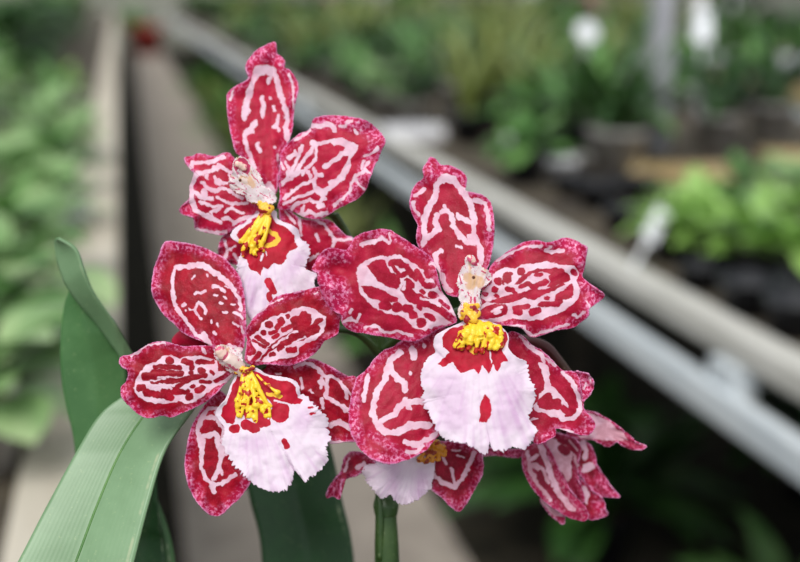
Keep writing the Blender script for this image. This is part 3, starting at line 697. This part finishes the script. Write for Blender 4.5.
blade('lateral_sepal', 'H', '-60,150 0,120 60,110 130,125 200,95 250,105 300,130 350,160 400,185 440,195 470,300 470,400 460,510 380,522 330,530 300,520 250,450 200,350 100,300 0,200',
      'W11 180,118 240,142 290,190 292,235 282,290 335,315 400,365; W9 290,190 315,183 350,205 385,255 412,275; W8 388,265 392,295; W22 262,212 268,220; W8 262,190 262,240; W6 30,170 50,170; W6 205,255 215,268; W9 268,300 270,345; W18 310,432 350,418 410,448; W8 310,522 400,526; W8 130,135 175,120; W8 160,200 165,250', m, fl, (324, 326),
      fat=.4, base='-40,170', tip='460,380', centre='240,280', bend=-1, cup=-1.5, crease=-1, rim=4, seed=8)
blade('dorsal_sepal', 'E', '310,520 270,500 220,480 170,450 130,410 85,370 55,320 35,280 30,235 38,180 50,130 70,80 85,40 110,28 160,32 220,42 280,60 330,85 375,110 410,150 440,190 458,240 468,300 472,360 475,420 470,480 455,545 400,560 350,550',
      'W20 150,152 195,148 240,142 270,140; W18 270,140 310,165 350,195 392,225 418,260; W11 415,260 440,300 450,350; W13 142,155 132,200 128,250 136,300 152,350 185,388 215,430 240,465 280,490 305,515; W16 275,460 290,500; W11 322,240 355,250 372,266; W10 240,272 262,270 285,258; W7 220,205 232,193; W8 244,322 235,350 245,375 268,392; W9 252,315 275,330 286,365; W6 210,350 235,352; W9 325,280 338,284; W8 350,318 362,320; W6 372,290 380,298; W7 404,326 420,326; W6 370,362 388,362; W8 312,398 314,408; W9 325,458 333,462; W9 420,365 448,378 458,392; W8 172,332 192,325; W6 190,352 191,355; W6 408,408 435,425; W22 400,525 445,545; W6 290,185 292,190; W6 375,240 385,250; W7 450,430 462,460; W6 340,415 345,425; M30 50,160 45,260 75,350 140,430; M26 130,50 230,60 330,100; M22 380,130 440,210 462,300; M16 60,110 90,60', m, fl, (321, 327),
      base='390,550', tip='110,60', centre='265,290', bend=-1.5, cup=2.6, crease=0, rim=5.2, seed=9, ruffle=.9, bumps='110,110,70,2.5')
blade('petal', 'F', '590,95 540,88 480,90 420,92 370,80 310,65 250,68 200,88 155,120 110,140 65,150 50,180 70,210 95,225 100,260 90,290 65,320 62,365 80,400 110,430 150,465 190,492 240,495 290,480 350,490 400,470 450,450 500,425 550,395 600,355 640,310 680,270 700,240 690,190 650,140',
      'w 300,142 350,138 385,160 430,148 500,145 560,155 605,175 612,230 690,240 695,268 640,298 590,322 540,358 482,398 430,412 390,398 330,412 260,412 205,400 158,372 130,325 145,280 170,235 205,198 260,178; W10 520,100 535,130; R44 335,170 336,171; R24 255,205 395,212; R30 420,175 455,185 460,212; R22 495,178 580,180; R30 385,245 400,246; R30 510,226 520,228; R22 572,238 578,240; R24 455,240 460,244; R44 200,262 240,262; R30 240,235 300,240 360,245; R20 240,262 345,248; R34 165,325 185,325; R26 240,290 400,282 480,264 535,255; R20 430,290 380,318; R36 205,350 260,360 340,378; R24 300,345 420,350 440,345; R26 345,330 420,350; R30 440,378 455,372; R30 490,338 520,326; R18 460,318 470,312; R18 510,290 560,292; R20 590,288 640,262 670,240; R12 630,228 675,220; W6 270,262 330,265; W5 230,285 330,272; W7 320,315 345,325; W5 280,300 300,312; M26 75,165 120,170; M40 80,340 100,400 150,450; M16 200,480 350,480; W7 200,90 155,125 120,150; W9 215,85 310,75',
      m, fl, (318, 316), base='690,230', tip='60,260', centre='330,280', bend=-1.5, cup=1.4, rim=3.4, seed=10, ruffle=1.1, crease=0)
blade('petal', 'G', '60,470 65,430 75,350 65,290 85,250 110,215 145,180 180,145 215,110 260,75 320,55 380,45 440,30 490,20 540,10 600,30 640,90 665,150 668,190 655,230 645,300 600,330 560,350 520,400 480,440 440,470 390,490 330,505 270,500 200,495 130,500 95,500',
      'w 95,320 150,282 185,220 250,192 310,178 370,148 430,130 485,140 520,170 575,200 565,255 535,318 480,350 430,372 405,390 395,435 350,452 270,462 230,485 170,478 90,480 70,430 130,410 100,350; R44 215,247 217,247; R40 290,225 292,225; R28 262,268 290,235; R32 178,298 180,300; R22 222,302 255,290; R22 140,325 150,335 205,370; R16 110,345 190,385; R24 245,325 270,312; R24 300,280 350,255; r 345,215 370,195 400,190 415,165 440,160 455,175 480,180 478,220 470,255 490,240 510,212 545,205 552,222 520,250 535,265 520,300 470,320 430,345 380,355 320,378 280,395 240,400 200,395 260,345 300,320 360,285 350,250; R30 335,408 375,400; R24 225,436 245,434; R18 275,405 300,390; R18 160,465 205,415 230,400; R34 85,422 110,415; R26 105,480 150,425; W7 300,340 350,300 385,290; W6 240,385 280,350 330,330; W6 340,375 400,340 440,325; R18 330,190 335,200; W4 150,170 220,120 300,85; M16 120,210 220,120 330,75; M30 510,40 560,80 600,150; M14 540,370 440,450 330,490; W6 500,60 520,50',
      m, fl, (319, 315), base='60,460', tip='660,200', centre='330,280', bend=-1.5, cup=1.6, rim=3.2, seed=11, ruffle=1.1)
lip_blade('lip', 'J', '110,60 80,85 60,120 40,170 10,205 5,235 30,270 38,290 28,320 30,350 50,390 75,430 110,465 150,500 200,525 250,532 285,515 300,480 305,450 300,435 320,455 350,492 365,480 400,455 430,420 437,390 430,360 448,325 435,290 440,255 420,225 380,185 350,155 330,150 325,120 300,95 260,85 200,75 160,50',
      'w 95,75 70,115 52,165 28,210 25,235 48,265 72,270 78,240 85,215 100,215 120,250 150,240 160,270 200,280 215,255 225,200 250,175 290,190 330,190 345,175 318,165 310,125 280,100 240,98 190,80 150,60; W34 72,290 82,285; W40 120,270 155,285; W40 185,262 195,262; w 215,195 245,185 280,190 290,205 288,240 270,260 240,262 220,250; Y14 205,150 255,160; W16 265,335 272,340 275,350; W26 270,335 278,352; W10 365,205 378,204; W8 370,228 385,226; L60 180,340 130,350; L60 330,270 350,240; R8 200,170 215,190 210,245; R7 290,190 230,175',
      M['lip'], fl, (317, 310), base='120,60', tip='240,530', centre='215,290', bend=-4, cup=2.0, seed=12, ruffle=.9, jag=.6, teeth=2.0)
fingers('crest', 'J', '118,65 105,110 92,160 85,215:11,9; 120,65 118,120 112,180 100,245:11,7; 125,62 130,120 128,180 122,245:12,7; 130,62 145,120 155,175 160,220 160,280:11,6; 135,60 155,100 180,150 205,190 222,200:9,8; 150,200 150,235 152,262:10,5; 165,180 185,215 205,245:12,6; 190,180 210,215 215,252:11,5; 95,190 88,220 95,240:10,6; 130,180 138,215 135,245:12,6; 110,160 108,200:12,10; 170,200 190,205 215,190:11,6; 160,75 200,115 235,140 255,145:6,8; 180,165 160,205:14,10',
        M['crest'], fl, 315.5, 2.4)
blobs('crest_knob', 'J', '85,65,14 105,55,15,-1 125,60,15,-1 145,50,12', M['crest_spot'], fl, 315)
rope('column', [(243, 373, 316.5), (238, 366, 315), (232, 361, 313.5), (226, 357, 312)], [1.7, 2.0, 2.0, 1.4], M['column'], fl)
blade('column_wing', 'F', '585,110 605,88 640,85 680,95 731,110 745,170 740,230 700,245 660,225 640,200 610,175 590,150', 'w 590,105 610,90 640,90 650,120 655,150 640,170 615,160 595,140; Y16 660,110 668,160; W7 690,130 700,150; W8 640,200 670,215; W7 715,150 725,190; W6 690,190 700,210', M['hood'], fl, (314.5, 312), base='735,190', tip='600,110', centre='665,155', bend=1, cup=1.2, jag=1.3, jagf=2.2, seed=42, ruffle=.3, thick=.5, lip=True)
blobs('anther_cap', 'F', '618,120,30 632,135,34,.5 645,150,26,1', M['cap'], fl, 311.5)
rope('bud', [(176, 344, 334), (186, 338, 333), (199, 340, 333), (206, 346, 334)], [2.0, 3.0, 3.2, 1.2], M['f1'], fl)

# ---- the central right flower
fl = flower(472, 300, 318, 'large central right flower facing the lens with a broad white lip'); m = M['f3']
blade('lateral_sepal', 'N', '400,-10 340,15 290,40 230,45 190,70 150,85 115,120 80,165 50,190 35,230 22,280 15,340 20,400 40,450 80,500 120,525 180,540 240,525 290,505 330,480 370,430 420,400 450,340 460,200 450,60',
      'W13 222,90 182,120 168,160 162,200 132,240 115,300 112,340 130,380 162,408 212,415; W18 210,412 260,385 335,382; W12 178,125 192,170 212,195 240,212 240,240; W11 150,362 200,340 215,308 240,290 300,285 335,290; W10 240,282 258,312; W15 272,78 276,108; W7 95,182 82,230 76,285; W8 240,448 288,462 330,440 365,418; W7 250,490 290,488 310,468; W6 315,60 316,62; W5 262,172 264,174; M36 40,260 32,350 60,450; M30 100,500 180,525 280,490; M20 110,420 200,480; M12 60,200 140,110', m, fl, (321, 312),
      fat=.95, base='420,20', tip='120,500', centre='230,290', bend=-3, cup=2.2, rim=5, seed=13, ruffle=.8, roll=.8)
blade('lateral_sepal', 'P', '90,30 140,45 190,90 240,120 290,170 330,205 370,210 400,235 410,290 418,345 425,385 460,420 475,460 440,495 380,490 300,465 290,500 240,530 200,530 150,450 100,300 60,150 60,80',
      'w 215,165 240,168 265,190 268,235 272,270 300,292 330,325 352,360 350,390 330,425 280,412 240,395 200,385 190,360 215,345 222,310 245,285 240,230; R34 230,350 262,320; R40 240,365 300,350; R32 260,340 300,365; R26 330,375 360,398; R20 345,410 365,402; W16 325,220 365,255 392,300 405,350 400,390 375,420 320,420; r 270,190 300,195 325,225 360,260 380,300 398,370 380,382 350,340 325,310 285,280 268,235; W10 160,80 185,105 232,135 245,170; W9 225,380 290,410 330,420; W7 135,50 190,100 290,180; M24 440,430 460,470 380,480; M26 230,500 280,490; W7 185,425 210,420; W7 310,470 370,480', m, fl, (322, 321),
      base='60,60', tip='450,460', centre='240,310', bend=-2, cup=-2, rim=3.4, seed=14, ruffle=.9)
blade('sepal_fold', 'P', '330,210 370,208 410,210 445,222 465,250 465,285 445,320 418,345 400,330 390,280 360,240', 'M60 380,230 440,260 430,320; W6 430,260 420,290; W5 445,235 455,260', m, fl, (324, 326),
      base='330,210', tip='450,280', centre='415,265', cup=-2, rim=4, seed=15)
blade('dorsal_sepal', 'L', '165,530 155,490 120,440 90,410 70,380 65,340 70,300 50,260 38,220 45,170 65,135 95,110 92,75 110,45 118,28 140,35 165,60 200,62 240,80 265,105 268,130 262,160 290,170 330,180 360,205 375,250 380,310 375,380 365,430 350,480 300,560 250,590 190,580',
      'W22 170,115 190,112 212,120; W16 165,115 148,145 140,190 115,230 98,270; W14 98,265 95,300 98,355 92,380; W17 210,118 245,160 275,200 290,240 298,280; W13 298,280 295,340 310,370 325,400 325,455; W18 285,350 288,368; W9 165,252 188,245 205,262; W8 182,228 190,250; W13 205,260 215,305 235,340 270,372 300,372; W13 148,262 142,290 152,312 140,330 115,350; W16 150,305 155,320; W12 240,270 262,282 292,292; W10 230,262 240,275; W9 165,408 142,422 146,460 158,500; W9 60,185 90,165 100,155; W6 50,210 60,240 75,260; W8 300,200 340,215 355,260 358,320; W4 225,385 245,390; W12 168,500 178,540 200,565; M36 110,60 130,100 180,80 250,110; M30 340,200 365,280 365,380; M20 45,220 60,280; R20 238,300 245,302', m, fl, (320, 326),
      fat=.5, base='220,570', tip='130,50', centre='210,300', bend=2.5, cup=-2.2, crease=1, rim=4, seed=16, ruffle=1.0, bumps='140,80,60,-2.5')
blade('petal', 'K', '635,430 600,350 570,310 555,250 540,190 510,150 470,125 430,95 390,70 350,45 310,38 270,45 225,58 190,80 175,110 150,130 110,122 75,122 45,145 25,180 8,215 35,232 32,260 45,300 60,340 80,370 110,400 135,410 140,450 180,480 230,490 290,500 350,510 400,520 450,525 490,510 530,485 570,465 620,450',
      'w 200,205 240,178 290,158 340,155 390,148 425,175 465,200 520,240 550,290 590,335 640,400 640,445 560,455 520,452 500,480 450,465 425,435 385,412 330,405 285,380 245,352 212,310 205,260; r 245,200 270,180 300,170 325,175 330,195 350,225 385,245 392,268 378,302 345,292 295,265 275,235; R26 352,188 385,182 402,196; R22 415,200 440,235 455,250; R16 350,185 375,225 385,240; R18 400,240 425,225; r 222,282 262,283 300,298 350,322 382,338 378,352 320,358 290,345 250,335 235,315; R34 315,370 335,370; R38 376,375 378,376; R34 415,382 428,384; R34 444,411 446,412; R38 480,443 482,444; R20 500,410 535,428; R40 415,300 440,335 500,355; R28 480,350 560,385 625,432; R24 420,262 440,282; R22 460,220 475,250 500,285 530,285; R26 505,228 512,240; R22 535,238 540,248; R22 482,308 486,312; R26 525,322 540,325; R16 465,372 475,380; R14 560,350 600,380; W7 410,270 400,300; W6 520,350 560,370; W8 480,340 530,350 ; W13 222,108 245,95 275,98 310,78; W13 318,85 340,102; W9 225,110 235,100; W10 145,440 180,425 205,440; W9 200,440 212,408; W9 240,465 290,458 320,488 380,480 440,500; W8 170,400 180,385; M60 40,170 90,150 150,150; M70 60,260 100,330 130,380; M50 130,280 150,330; M26 180,460 300,490; M22 230,65 340,60 440,120; W6 340,60 350,90; W10 520,460 560,440; W8 540,200 520,190',
      m, fl, (316, 309), base='635,430', tip='60,215', centre='330,290', bend=-3.5, cup=1.6, crease=0, rim=4, seed=17, ruffle=1.0, bumps='120,215,60,3.0 90,150,60,-1.5 90,300,70,-1.5')
blade('petal', 'M', '-10,430 0,380 30,320 40,270 55,230 70,190 100,150 140,120 190,85 240,60 300,50 350,60 400,50 430,38 480,45 520,65 548,85 545,130 535,180 525,230 560,260 600,290 635,318 600,355 560,385 555,420 520,450 470,480 400,490 340,510 290,525 260,515 230,480 170,470 120,465 60,458 10,450',
      'w 85,220 145,180 190,192 230,170 290,165 350,155 420,168 485,175 508,210 495,245 512,285 505,335 470,368 430,398 380,415 330,438 260,440 200,435 120,448 60,452 -5,440 20,380 60,350 20,330 30,300 80,260; R40 155,230 157,240; R18 140,255 175,215; R30 108,250 115,250; R34 225,203 228,203; R28 92,290 100,292; R22 45,312 52,310; R22 102,322 108,324; R22 155,288 185,292 195,306; R18 300,220 325,220; r 190,262 230,222 270,205 300,190 350,192 400,182 430,190 462,222 465,245 430,262 400,270 375,290 350,280 365,255 360,225 370,215 330,205 280,215 250,240 220,262; R22 225,275 255,262; R24 290,275 345,255; R22 260,262 300,290; r 60,352 130,330 200,310 250,302 290,285 340,292 400,272 430,258 440,270 390,295 330,320 290,345 240,330 180,355 110,360; R18 345,332 355,332; r 300,370 320,350 390,345 395,320 430,290 475,262 485,290 475,330 430,345 415,375 350,378; R30 275,402 310,392; r 180,370 260,360 275,370 265,385 235,388 235,410 210,420 185,410; r -10,430 20,395 60,372 100,360 150,362 162,375 155,415 100,428 40,438; W9 85,395 125,378; W7 100,405 120,398; R22 478,200 485,212; W8 110,150 150,122 200,100 260,78 330,80; W15 345,100 380,108 425,102; W9 180,472 240,468 235,492 285,515 335,498 400,478 455,458; W9 480,415 500,425 540,398; M60 430,60 500,90 530,160; M60 540,270 600,320 560,360; M24 130,125 240,75 380,70; M24 540,410 450,465 330,500; W7 355,90 370,80; W5 545,350 560,380',
      m, fl, (316, 313), base='0,430', tip='635,318', centre='290,290', bend=-2.5, cup=1.6, rim=3.6, seed=18, ruffle=1.3, crease=0, bumps='520,230,50,2')
lip_blade('lip', 'O', '190,100 160,112 120,130 85,150 78,180 85,205 60,225 40,260 35,300 45,330 40,360 60,400 75,440 95,475 120,495 160,505 200,515 235,540 255,540 265,500 275,530 300,535 340,520 380,525 415,480 420,460 395,430 410,370 415,330 395,290 385,240 350,220 325,190 325,150 290,115 240,100',
      'w 165,118 130,130 108,155 110,190 130,205 92,246 108,256 140,238 168,275 185,272 210,264 228,277 240,248 262,278 272,245 290,270 300,240 322,236 305,200 325,165 318,140 290,118; w 245,345 262,362 272,395 256,436 230,437 232,378; L100 130,320 150,420; L90 330,320 320,430; R5 262,205 268,240; Y20 200,190 215,205',
      M['lip'], fl, (314, 306), base='225,110', tip='235,530', centre='225,330', bend=-4, cup=2.4, seed=19, ruffle=.8, jag=.6, teeth=2.2)
fingers('crest', 'O', '200,110 175,140 155,170 145,190:14,9; 205,105 185,150 170,180 172,200:13,9; 215,105 205,150 195,185:15,10; 225,105 225,150 220,190 215,212:14,6; 240,110 250,150 240,190 238,212:14,7; 255,112 275,140 270,175 262,195:14,9; 265,115 295,135 305,150:12,8; 270,125 300,160 298,192:13,8; 280,150 290,180 280,200:12,7; 250,120 268,160:16,10; 190,125 180,160:16,12; 230,120 235,165:16,12; 160,165 150,195:9,6; 190,165 200,195:11,6',
        M['crest'], fl, 313.5, 3.0, 1.02)
blobs('crest_knob', 'O', '185,50,14 205,60,16,-1 220,52,13 180,75,15,-1 200,85,17,-1 222,78,14,-1 212,98,15,-1.5 190,98,15,-1 170,92,9', M['crest_spot'], fl, 313)
rope('column', [(471, 308, 317), (472, 296, 316), (473, 286, 315), (472, 276, 314), (471, 268, 314)], [1.8, 1.9, 2.0, 1.8, 1.0], M['column'], fl)
blade('column_wing', 'S', '210,300 215,260 203,230 212,190 225,160 243,150 238,130 250,110 275,113 290,140 310,158 328,170 347,190 350,215 335,235 305,255 300,290 308,320 302,345 290,380 250,392 215,385 208,350 222,320', 'w 250,112 285,135 295,155 270,150; Y44 252,205 300,225; Y40 262,240 290,215; W6 215,200 225,230; W6 222,260 230,262; W7 330,200 340,215; W6 310,175 325,185; W8 262,290 262,310; W8 278,292 280,312; W7 250,270 255,280; L30 230,360 285,365; W9 235,335 262,340; W9 275,330 290,350; W8 230,370 255,365', M['hood'], fl, (313, 310.4), base='255,385', tip='270,110', centre='270,235', bend=1, cup=1.2, jag=1.3, jagf=2.2, seed=43, ruffle=.3, thick=.5, lip=True)
blobs('anther_cap', 'L', '279,432,12 286,440,15 294,450,13,.3', M['cap'], fl, 309.8)
blobs('stigma', 'L', '296,512,7', M['dot'], fl, 308.2)

# ---- the low flower behind the central one
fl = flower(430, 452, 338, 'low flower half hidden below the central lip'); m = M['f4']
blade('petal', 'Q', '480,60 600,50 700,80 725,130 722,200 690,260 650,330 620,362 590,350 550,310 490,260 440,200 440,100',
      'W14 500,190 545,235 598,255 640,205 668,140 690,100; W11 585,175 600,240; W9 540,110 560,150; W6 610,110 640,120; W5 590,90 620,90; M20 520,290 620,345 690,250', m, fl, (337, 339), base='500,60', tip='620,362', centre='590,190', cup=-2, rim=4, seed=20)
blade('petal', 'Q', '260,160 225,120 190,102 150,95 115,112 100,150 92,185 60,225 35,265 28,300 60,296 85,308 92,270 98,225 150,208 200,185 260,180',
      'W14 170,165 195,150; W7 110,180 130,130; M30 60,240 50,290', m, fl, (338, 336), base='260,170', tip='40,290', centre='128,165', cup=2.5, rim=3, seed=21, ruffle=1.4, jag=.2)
lip_blade('lip', 'Q', '190,150 195,200 215,240 240,270 275,305 310,290 340,320 380,330 430,310 480,270 500,230 510,120 470,90 330,110',
      'L50 330,160 325,280; L60 460,200 440,280', M['lip'], fl, (335, 332), base='430,100', tip='330,330', centre='350,210', bend=-2, cup=1.5, seed=22, jag=.5, teeth=1.4)
fingers('crest', 'Q', '470,90 455,110 445,140:13,9; 490,80 480,120 472,150:14,9; 510,70 505,110 495,145:14,9; 530,70 530,105 520,140:14,9; 545,70 555,95 545,120:12,8; 490,60 560,85:20,14', M['crest_dark'], fl, 334, 2)

# ---- the drooping flower turned away at the lower right
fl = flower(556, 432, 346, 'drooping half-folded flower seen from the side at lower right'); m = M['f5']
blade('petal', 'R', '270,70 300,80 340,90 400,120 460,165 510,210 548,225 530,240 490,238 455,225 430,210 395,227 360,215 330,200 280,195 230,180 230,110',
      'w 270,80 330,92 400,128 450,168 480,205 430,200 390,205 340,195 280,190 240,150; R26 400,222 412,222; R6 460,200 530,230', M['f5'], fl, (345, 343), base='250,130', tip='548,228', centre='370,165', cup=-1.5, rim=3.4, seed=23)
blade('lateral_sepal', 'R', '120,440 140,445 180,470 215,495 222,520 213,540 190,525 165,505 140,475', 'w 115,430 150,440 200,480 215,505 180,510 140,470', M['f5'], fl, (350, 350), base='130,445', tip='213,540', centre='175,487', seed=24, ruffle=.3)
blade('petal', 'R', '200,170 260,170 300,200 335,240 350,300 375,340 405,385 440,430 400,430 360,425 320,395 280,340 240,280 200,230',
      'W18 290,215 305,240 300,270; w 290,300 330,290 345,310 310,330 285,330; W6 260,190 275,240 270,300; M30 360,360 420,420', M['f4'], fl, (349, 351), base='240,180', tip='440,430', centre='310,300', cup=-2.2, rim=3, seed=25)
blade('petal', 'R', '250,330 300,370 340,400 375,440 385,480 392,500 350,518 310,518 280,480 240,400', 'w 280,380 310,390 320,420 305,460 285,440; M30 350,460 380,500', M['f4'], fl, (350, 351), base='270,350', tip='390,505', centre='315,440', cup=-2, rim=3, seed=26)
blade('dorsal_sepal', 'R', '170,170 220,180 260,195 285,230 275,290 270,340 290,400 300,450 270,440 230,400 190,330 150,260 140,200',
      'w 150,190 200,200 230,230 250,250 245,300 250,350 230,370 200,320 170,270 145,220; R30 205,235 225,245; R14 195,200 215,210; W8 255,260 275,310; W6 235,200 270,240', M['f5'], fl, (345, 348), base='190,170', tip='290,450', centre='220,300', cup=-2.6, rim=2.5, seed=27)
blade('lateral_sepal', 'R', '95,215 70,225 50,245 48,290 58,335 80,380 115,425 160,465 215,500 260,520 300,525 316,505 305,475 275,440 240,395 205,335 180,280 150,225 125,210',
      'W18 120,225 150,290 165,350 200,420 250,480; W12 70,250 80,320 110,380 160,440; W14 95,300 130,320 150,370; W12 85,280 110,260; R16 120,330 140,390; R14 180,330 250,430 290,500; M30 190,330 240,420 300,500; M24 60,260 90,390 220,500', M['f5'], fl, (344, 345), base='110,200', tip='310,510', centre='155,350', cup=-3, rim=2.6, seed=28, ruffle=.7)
blade('lip', 'R', '100,170 130,165 160,150 185,160 160,195 130,215 100,212', 'M60 110,190 160,170; W6 120,185 150,180', M['f3'], fl, (340, 341), base='180,160', tip='100,190', centre='135,188', rim=3, seed=29, ruffle=.6)
blade('petal', 'R', '-130,230 -60,232 0,238 50,240 45,268 0,270 -60,262 -120,262', 'M30 -100,250 40,255', M['f4'], fl, (347, 348), base='50,250', tip='-120,250', centre='-30,250', rim=3, seed=30, ruffle=.5)

# ---- stalks
rope('stem', [(389, 700, 352), (387, 562, 350), (386, 520, 350), (385, 480, 350), (386, 420, 352), (384, 350, 354), (372, 300, 352), (352, 245, 348), (335, 214, 345)], [4.2, 3.9, 3.4, 3.0, 2.6, 2.0, 1.7, 1.3, 1.1], M['stem'], orchid, 60, 18)
rope('stem_node', [(386, 515, 350), (386, 505, 350), (385.5, 497, 350)], [3.5, 4.1, 3.3], M['stem'], orchid, 14, 18)
rope('stem_sheath', [(380, 560, 347), (380, 525, 346.6), (380, 505, 346.6), (378, 494, 347)], [.9, 1.3, 1.0, .3], M['stem'], orchid, 16)
rope('flower_stalk', [(384, 360, 353), (360, 335, 345), (330, 330, 336), (300, 345, 332), (262, 366, 325), (245, 372, 322)], [1.3, 1.2, 1.1, 1.1, 1.2, 1.6], M['stem'], orchid)
rope('flower_stalk', [(352, 245, 348), (335, 218, 346), (315, 208, 342), (285, 204, 340), (266, 206, 337)], [1.3, 1.1, 1.1, 1.2, 1.6], M['stem'], orchid)
rope('flower_stalk', [(384, 350, 353), (410, 330, 342), (440, 318, 332), (466, 310, 321)], [1.4, 1.2, 1.2, 1.6], M['stem'], orchid)
rope('flower_stalk', [(386, 430, 352), (400, 425, 350), (425, 436, 344), (440, 448, 340)], [1.4, 1.2, 1.1, 1.4], M['stem'], orchid)
rope('flower_stalk', [(385, 380, 353), (430, 350, 350), (500, 338, 346), (540, 345, 344), (556, 358, 344), (575, 385, 347), (580, 410, 350), (562, 432, 348)], [1.4, 1.3, 1.4, 1.9, 1.6, 1.3, 1.2, 1.4], M['stem_purple'], orchid, 40)

# ---- leaves: straps with a real fold along the midrib
def strap(name, left, right, depthL, depthR, mat, fold=2.0, n=60, w=24, thick=.9, rib=None, wave=1.0):
    """left/right = margins as px,py stations; depth lists in mm along the leaf"""
    L = spline([(x, y, 0) for x, y in pts2(left)], n); Rr = spline([(x, y, 0) for x, y in pts2(right)], n)
    mb = MB(); ac = []
    for i in range(n):
        u = i/(n-1); dl = np.interp(u*(len(depthL)-1), range(len(depthL)), depthL); dr = np.interp(u*(len(depthR)-1), range(len(depthR)), depthR)
        row = []
        for k in range(w+1):
            t = k/w; x = L[i].x*(1-t)+Rr[i].x*t; y = L[i].y*(1-t)+Rr[i].y*t
            d = dl*(1-t)+dr*t + fold*(1-abs(2*t-1))**1.2 + wave*math.sin(u*5+t*3)*.5
            row.append(P(x, y, d)); ac.append(t)
        mb.grid([row]) if False else mb.v.extend(tuple(p) for p in row)
    for i in range(n-1):
        for k in range(w):
            a = i*(w+1)+k; mb.f.append([a, a+1, a+w+2, a+w+1])
    o = mb.build(name, mat, orchid)
    at = o.data.attributes.new('across', 'FLOAT', 'POINT'); at.data.foreach_set('value', ac)
    md = o.modifiers.new('thickness', 'SOLIDIFY'); md.thickness = thick/1000; md.offset = 0
    if rib:
        pr = [Vector(mb.v[i*(w+1)+int(w*rib)])+(CAM-Vector(mb.v[i*(w+1)+int(w*rib)])).normalized()*.0004 for i in range(0, n, 2)]
        r = MB(); r.tube(pr, [.00045]*len(pr), 8); r.build('midrib', M['leaf_rib'], o)
    return o
strap('leaf', '-60,700 -10,610 18,562 45,510 75,455 100,415 128,393 165,365 205,345', '100,700 120,620 134,562 150,500 166,450 192,412 205,395 222,380 240,365',
      [300, 312, 318, 324, 330, 334, 337, 345, 358], [300, 312, 318, 323, 328, 333, 336, 345, 358], M['leaf'], 3.0, 90, 28, rib=.5)
strap('leaf', '75,700 78,560 76,480 74,440 66,405 61,370 61,335 65,305 71,285 68,262 60,245 56,238', '180,700 175,560 150,480 128,420 126,370 122,350 113,332 100,318 86,303 74,286 64,262 58,240',
      [375, 370, 368, 366, 364, 362, 360, 358, 356, 352, 350, 350], [378, 374, 372, 370, 368, 366, 362, 360, 357, 353, 350, 350], M['leaf_mid'], -1.5, 80, 16, rib=None)
strap('leaf', '55,241 58,262 66,284 80,304 96,322 112,344 122,358 134,376', '58,238 76,249 84,270 92,290 104,308 116,324 124,338 136,362',
      [349, 350, 351, 354, 357, 360, 362, 366], [344, 345, 346, 348, 351, 354, 358, 366], M['leaf'], 0, 50, 12)
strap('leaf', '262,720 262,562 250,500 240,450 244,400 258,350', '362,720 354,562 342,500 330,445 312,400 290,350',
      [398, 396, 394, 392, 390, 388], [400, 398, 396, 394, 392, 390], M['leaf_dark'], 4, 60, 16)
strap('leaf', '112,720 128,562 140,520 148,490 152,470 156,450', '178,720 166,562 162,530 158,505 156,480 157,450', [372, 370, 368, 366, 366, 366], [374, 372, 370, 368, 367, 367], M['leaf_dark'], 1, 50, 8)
strap('leaf', '300,720 330,560 345,440 360,380 376,340 386,322', '350,720 372,560 384,440 392,390 396,350 388,322', [430, 430, 428, 426, 424, 422], [432, 432, 430, 428, 426, 424], M['leaf_dark'], 3, 50, 10) if False else None
# pot and bulbs below the frame
base = P(388, 760, 372); pz = base.z-.155
mb = MB(); mb.lathe([(.0, 0), (.052, 0), (.068, .13), (.075, .13), (.076, .15), (.070, .15), (.066, .125), (0, .122)], 40, (base.x, base.y, pz)); mb.build('pot', M['pot_terra'], orchid)
mb = MB()
for k in range(5):
    a = k*1.3; mb.ball((base.x+.03*math.cos(a), base.y+.028*math.sin(a), pz+.15), .02, 18, (.8, .6, 1.7))
mb.build('pseudobulb', M['stem'], orchid)
ps = MB(); ps.box(base.x-.15, base.x+.15, base.y-.11, base.y+.13, pz-.02, pz)
st = empty('wooden_stand', (base.x, base.y, 0)); OFF[st.name] = Vector((base.x, base.y, 0))
tag(st, 'wooden stand carrying the red orchid pot over the walkway', 'stand')
ps.build('top', M['wood'], st, False)
for sx in (-1, 1):
    for sy in (-1, 1):
        q = MB(); x = base.x+sx*.12; y = base.y+.01+sy*.09; q.box(x-.012, x+.012, y-.012, y+.012, .001, pz-.02); q.build('leg', M['wood'], st, False)
